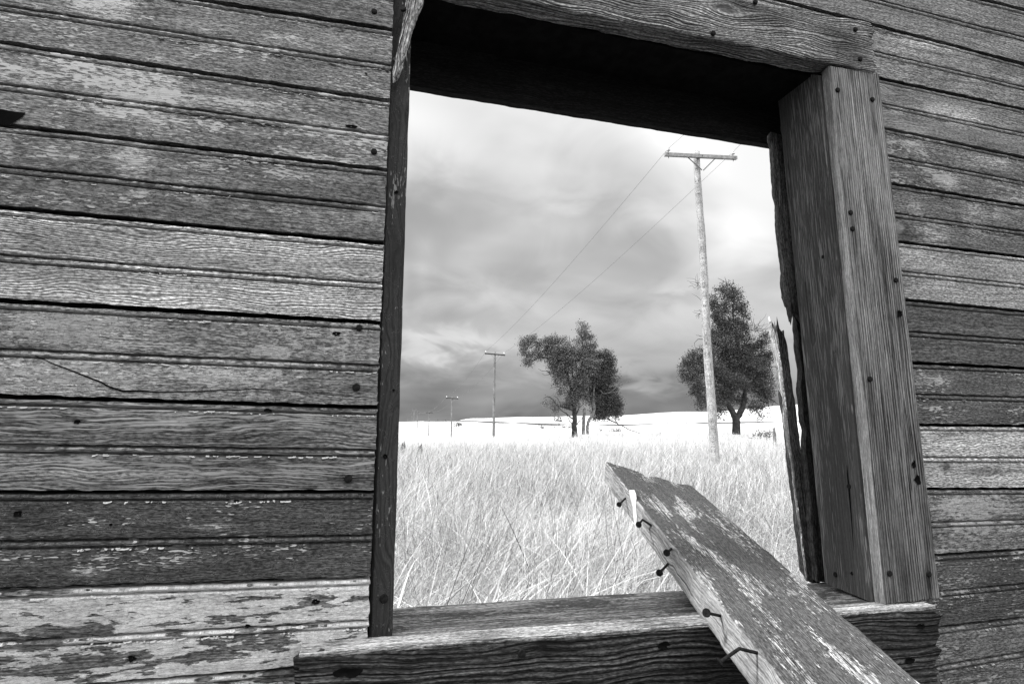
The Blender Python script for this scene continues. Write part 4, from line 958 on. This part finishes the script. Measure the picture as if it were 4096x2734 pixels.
g = Geo(); limbs(g, tA, YA, [((70, 46, 0), (780, 1430), (775, 1330), (782, 1240), (775, 1150)), ((46, 34, 0), (775, 1150), (765, 1040), (745, 940), (735, 870)), ((34, 20, .3), (735, 870), (705, 780), (680, 700), (640, 620), (560, 580)),
     ((20, 8, .5), (640, 640), (520, 610), (400, 600), (330, 640), (270, 690)), ((14, 5, .5), (400, 600), (350, 560), (330, 520)), ((30, 20, -.3), (745, 940), (790, 860), (830, 760), (855, 660), (860, 560)), ((20, 6, -.3), (860, 560), (862, 460), (850, 360), (850, 270)),
     ((16, 6, .2), (850, 690), (900, 640), (980, 600)), ((12, 4, .4), (860, 560), (820, 540), (770, 530)), ((14, 5, .2), (862, 490), (900, 490), (950, 520)), ((26, 12, .6), (765, 1150), (700, 1130), (610, 1100), (560, 1050), (520, 1010)), ((10, 3, .6), (650, 1110), (600, 1020), (560, 1000)),
     ((10, 3, .6), (730, 980), (690, 930), (640, 910), (570, 908), (520, 925)), ((8, 3, .6), (690, 960), (640, 980), (575, 985)), ((9, 3, .6), (560, 770), (500, 740), (430, 735), (400, 715)), ((7, 2, .6), (530, 770), (470, 785), (435, 765)), ((10, 3, .4), (520, 1010), (480, 1010), (450, 1040)),
     ((20, 8, .2), (780, 1250), (730, 1220), (690, 1180), (640, 1150)), ((16, 6, .2), (790, 1200), (830, 1120), (880, 1080)), ((14, 4, .1), (770, 850), (750, 720), (740, 600), (735, 480), (725, 370)), ((9, 3, .1), (790, 820), (800, 700), (780, 560), (770, 400)), ((7, 3, .1), (800, 800), (830, 680), (810, 560)),
     ((9, 3, 0), (720, 800), (700, 650), (690, 500)), ((16, 6, .3), (770, 1300), (730, 1270), (700, 1200)), ((12, 5, .2), (790, 1310), (840, 1260), (870, 1210))], 5)
g.build('trunk', BK, TA, smooth=True)
TB = empty('hollow_tree', tuple(P(*tA(895, 1400), YA - D + .6)), 'tree with a pale split dead trunk and dense dark leaves on the right', 'tree', 'trees in the field')
blB = [(1100,580,75,55),(1140,650,55,60),(1010,580,60,50,.8),(980,720,100,80),(1080,710,100,80),(1000,830,110,90),(1100,830,95,85),(1180,745,30,34,.8),(950,930,100,80),(1080,960,110,80),(1180,940,40,60,.8),(960,1040,85,60),(1100,1060,105,80),(1200,1060,60,60),(1255,1115,42,45),
       (1150,1160,105,65),(1060,1200,75,55,.9),(1230,1190,35,35),(990,1235,40,38,.7),(1225,1240,22,26,.8),(1150,1100,90,80),(1010,1130,70,60)]
crown('crown', blB, tA, YA + .9, 4600, .085, LFB, TB, 4)
g = Geo(); limbs(g, tA, YA + .3, [((40, 34, 0), (872, 1400), (872, 1330), (876, 1260), (880, 1190), (878, 1130)), ((34, 34, 0), (915, 1400), (912, 1320), (935, 1240), (975, 1190), (985, 1120), (975, 1020)), ((30, 8, .2), (975, 1030), (978, 960), (990, 880), (1000, 800)),
     ((12, 4, -.4), (1040, 940), (1080, 975), (1150, 965), (1210, 915), (1290, 870), (1360, 845)), ((9, 3, -.4), (1210, 910), (1260, 860), (1320, 812)), ((8, 3, -.4), (1240, 900), (1300, 870), (1375, 825)), ((8, 2, -.4), (1160, 890), (1190, 790), (1200, 770)), ((7, 2, -.3), (1060, 975), (1040, 1040), (1060, 1010)), ((7, 2, -.3), (1150, 965), (1230, 955), (1275, 965))], 6)
g.build('trunk', BKP, TB, smooth=True)
g = Geo(); limbs(g, tA, YA - 1, [((18, 7, 1.2), (1120, 1235), (1200, 1275), (1290, 1318), (1380, 1362), (1470, 1392))], 7)
o = g.build('fallen_branch', BK); tag(o, 'long bare branch slanting down to the grass right of the dark trees', 'branch')
tC = TP(2600, 1050, .4785); YC = 37.
TCr = empty('bushy_tree', tuple(P(*tC(722, 1425), YC - D)), 'dense bushy tree on a short thick trunk behind the nearest utility pole', 'tree', 'trees in the field')
blC = [(600,240,85,60),(700,290,90,75),(560,330,55,85),(640,380,100,85),(770,370,60,75),(800,440,45,36),(555,450,50,40,.8),(690,470,60,36,.5),(650,600,100,85),(780,610,105,85),(600,700,75,90),(700,750,125,105),(860,700,90,85),(935,680,70,80,.8),(965,620,42,45,.8),
       (930,800,80,80,.9),(820,850,115,100,.9),(640,860,100,100),(330,830,68,65),(390,780,55,52),(340,930,75,68),(430,880,60,100),(380,1010,60,60),(410,1080,66,75),(420,1175,66,58),(560,960,80,80),(700,990,135,105),(860,1000,115,105,.9),(975,950,45,80,.5),(925,1080,85,75),
       (620,1130,85,70),(760,1150,85,45),(600,1235,55,35,.8),(885,1210,75,65,.9),(960,1120,60,80,.8),(980,780,50,80,.8),(960,900,60,80,.8),(300,930,50,80,.8),(330,800,60,60,.8),(930,1285,55,24,.6),(590,1290,36,26,.6),(440,740,40,40,.6),(270,880,30,50,.6),(540,620,35,50,.7),(560,680,60,110),(500,780,60,90),(500,900,70,90),(520,1050,70,80),(640,1050,90,80),(880,900,100,80),(720,530,100,55,.8),(640,780,80,80),(760,870,90,90),(560,1160,60,50),(800,780,90,80),(900,1000,90,90),(560,440,50,60),(600,510,85,60),(700,530,100,60),(560,600,60,80),(800,520,60,60),(1000,800,30,80,.5)]
crown('crown', blC, tC, YC, 2900, .085, LFB, TCr, 8)
g = Geo(); limbs(g, tC, YC - .3, [((82, 70, 0), (722, 1430), (722, 1350), (722, 1270)), ((64, 40, 0), (712, 1290), (680, 1230), (650, 1180), (620, 1100)), ((64, 40, .2), (735, 1280), (770, 1220), (790, 1160), (790, 1080)), ((36, 14, .2), (790, 1120), (760, 900), (740, 700), (700, 500), (690, 350)), ((20, 8, 0), (620, 1120), (580, 900), (570, 700), (570, 540), (550, 420)),
     ((14, 4, -.8), (920, 1150), (985, 1170), (1005, 1240), (985, 1300)), ((10, 3, -.8), (960, 1120), (1030, 1150), (1085, 1195)), ((9, 3, -.6), (960, 1010), (1020, 1010), (1060, 1030)), ((9, 3, -.4), (700, 240), (670, 190), (610, 150), (570, 130)), ((9, 3, -.4), (680, 200), (695, 160), (695, 140)), ((7, 2, -.4), (640, 170), (625, 120)), ((7, 2, -.4), (700, 240), (725, 205)),
     ((8, 2, -.3), (450, 640), (400, 640), (370, 670), (378, 720)), ((6, 2, -.3), (430, 615), (385, 603)), ((8, 3, -1.), (520, 400), (600, 415), (650, 440)), ((8, 3, -1), (560, 560), (590, 620), (560, 680), (540, 760)), ((7, 3, -1), (550, 480), (560, 400))], 9)
twigs(g, tC, YC, (480, 300), 8, 120, 3, 1., .7, 4); twigs(g, tC, YC, (400, 200), 9, 150, 4, 1., .7, 3); twigs(g, tC, YC, (880, 560), 22, 150, 5, 1., .9, 3); twigs(g, tC, YC, (1010, 1000), 14, 110, 6, 1., -.1, 3); twigs(g, tC, YC, (420, 420), 10, 70, 7, 1., 0, 3)
g.build('trunk', BK, TCr, smooth=True)
# small things in the field: weathered stumps, posts, scrub
def stump(px, py, Y, h, w, lab, lean=0.):
    b_ = P(px, py, Y - D); gz = float(ground(b_[0], b_[1])); top = P(px + lean, py - h, Y - D); s = Y / F; g = Geo(); r = np.random.default_rng(int(px))
    n = 12; rows = []
    for j in range(7):
        q = j / 6; c = np.array([b_[0], b_[1], gz - .05]) * (1 - q) + top * q
        rows += [c + np.array([math.cos(a) * w * s * (1.15 - .35 * q) * (1 + .18 * r.normal()), math.sin(a) * w * s * (1.1 - .35 * q), (.10 * r.normal() if j == 6 else 0)]) for a in np.linspace(0, 2 * math.pi, n, endpoint=False)]
    g.add(rows, [(j * n + k, j * n + (k + 1) % n, (j + 1) * n + (k + 1) % n, (j + 1) * n + k) for j in range(6) for k in range(n)] + [tuple(range(6 * n, 7 * n))])
    o = g.build('tree_stump', BK if px < 3000 else BKP); tag(o, lab, 'stump', 'old stumps in the grass')
stump(1612, 1812, 20, 26, 9, 'dark jagged stump in the grass beside the left jamb')
stump(1676, 1816, 20, 24, 12, 'wider dark stump in the grass, second from the left jamb', 4)
stump(3098, 1737, 30, 26, 8, 'thin dark stump in the grass right of the bushy tree', -3)
for px, y0, y1, dist, plab in ((1751, 1684, 1675, 395, 'tiny post on the skyline just right of the fourth pole'), (1782, 1685, 1677, 372, 'tiny post on the skyline left of the third pole'), (1836, 1685, 1676, 350, 'tiny post at the road right of the third pole'), (2670, 1690, 1676, 150, 'short post by the road, left of the bushy tree'), (2747, 1690, 1672, 150, 'post by the road just left of the nearest pole')):
    a, b_ = P(px, y0, dist - D), P(px, y1, dist - D); g = Geo(); gz = float(ground(a[0], a[1])); a[2] = min(a[2], gz) ; g.tube([a, b_], [.05 + dist * .00015] * 2, 6); o = g.build('fence_post', BK)
    tag(o, plab, 'post', 'fence posts by the far road')
def scrub(px, py, Y, w, h, n, lab, seed, mat):
    tp = TP(0, 0, 1.); root = None; r = np.random.default_rng(seed)
    bl = [(px + r.uniform(-w, w), py + r.uniform(-h, h), h * 1.1, h * .8) for _ in range(n)]
    o = crown('scrub_bush', bl, tp, Y, 260 * (41 / Y) ** 1.2, .09 * (Y / 41) ** .7, mat, None, seed); tag(o, lab, 'bush'); return o
scrub(1835, 1697, 180, 16, 4, 7, 'low dark scrub on the white slope below the road', 5, LFB)
scrub(2230, 1708, 150, 70, 2.5, 10, 'strip of low scrub along the road left of the dark trees', 6, LFB)
scrub(2440, 1722, 90, 40, 2.5, 8, 'low scrub beyond the pair of dark trees', 9, LFB)
scrub(3060, 1733, 33, 40, 9, 8, 'thin dry weeds right of the bushy tree trunk', 7, LFA)
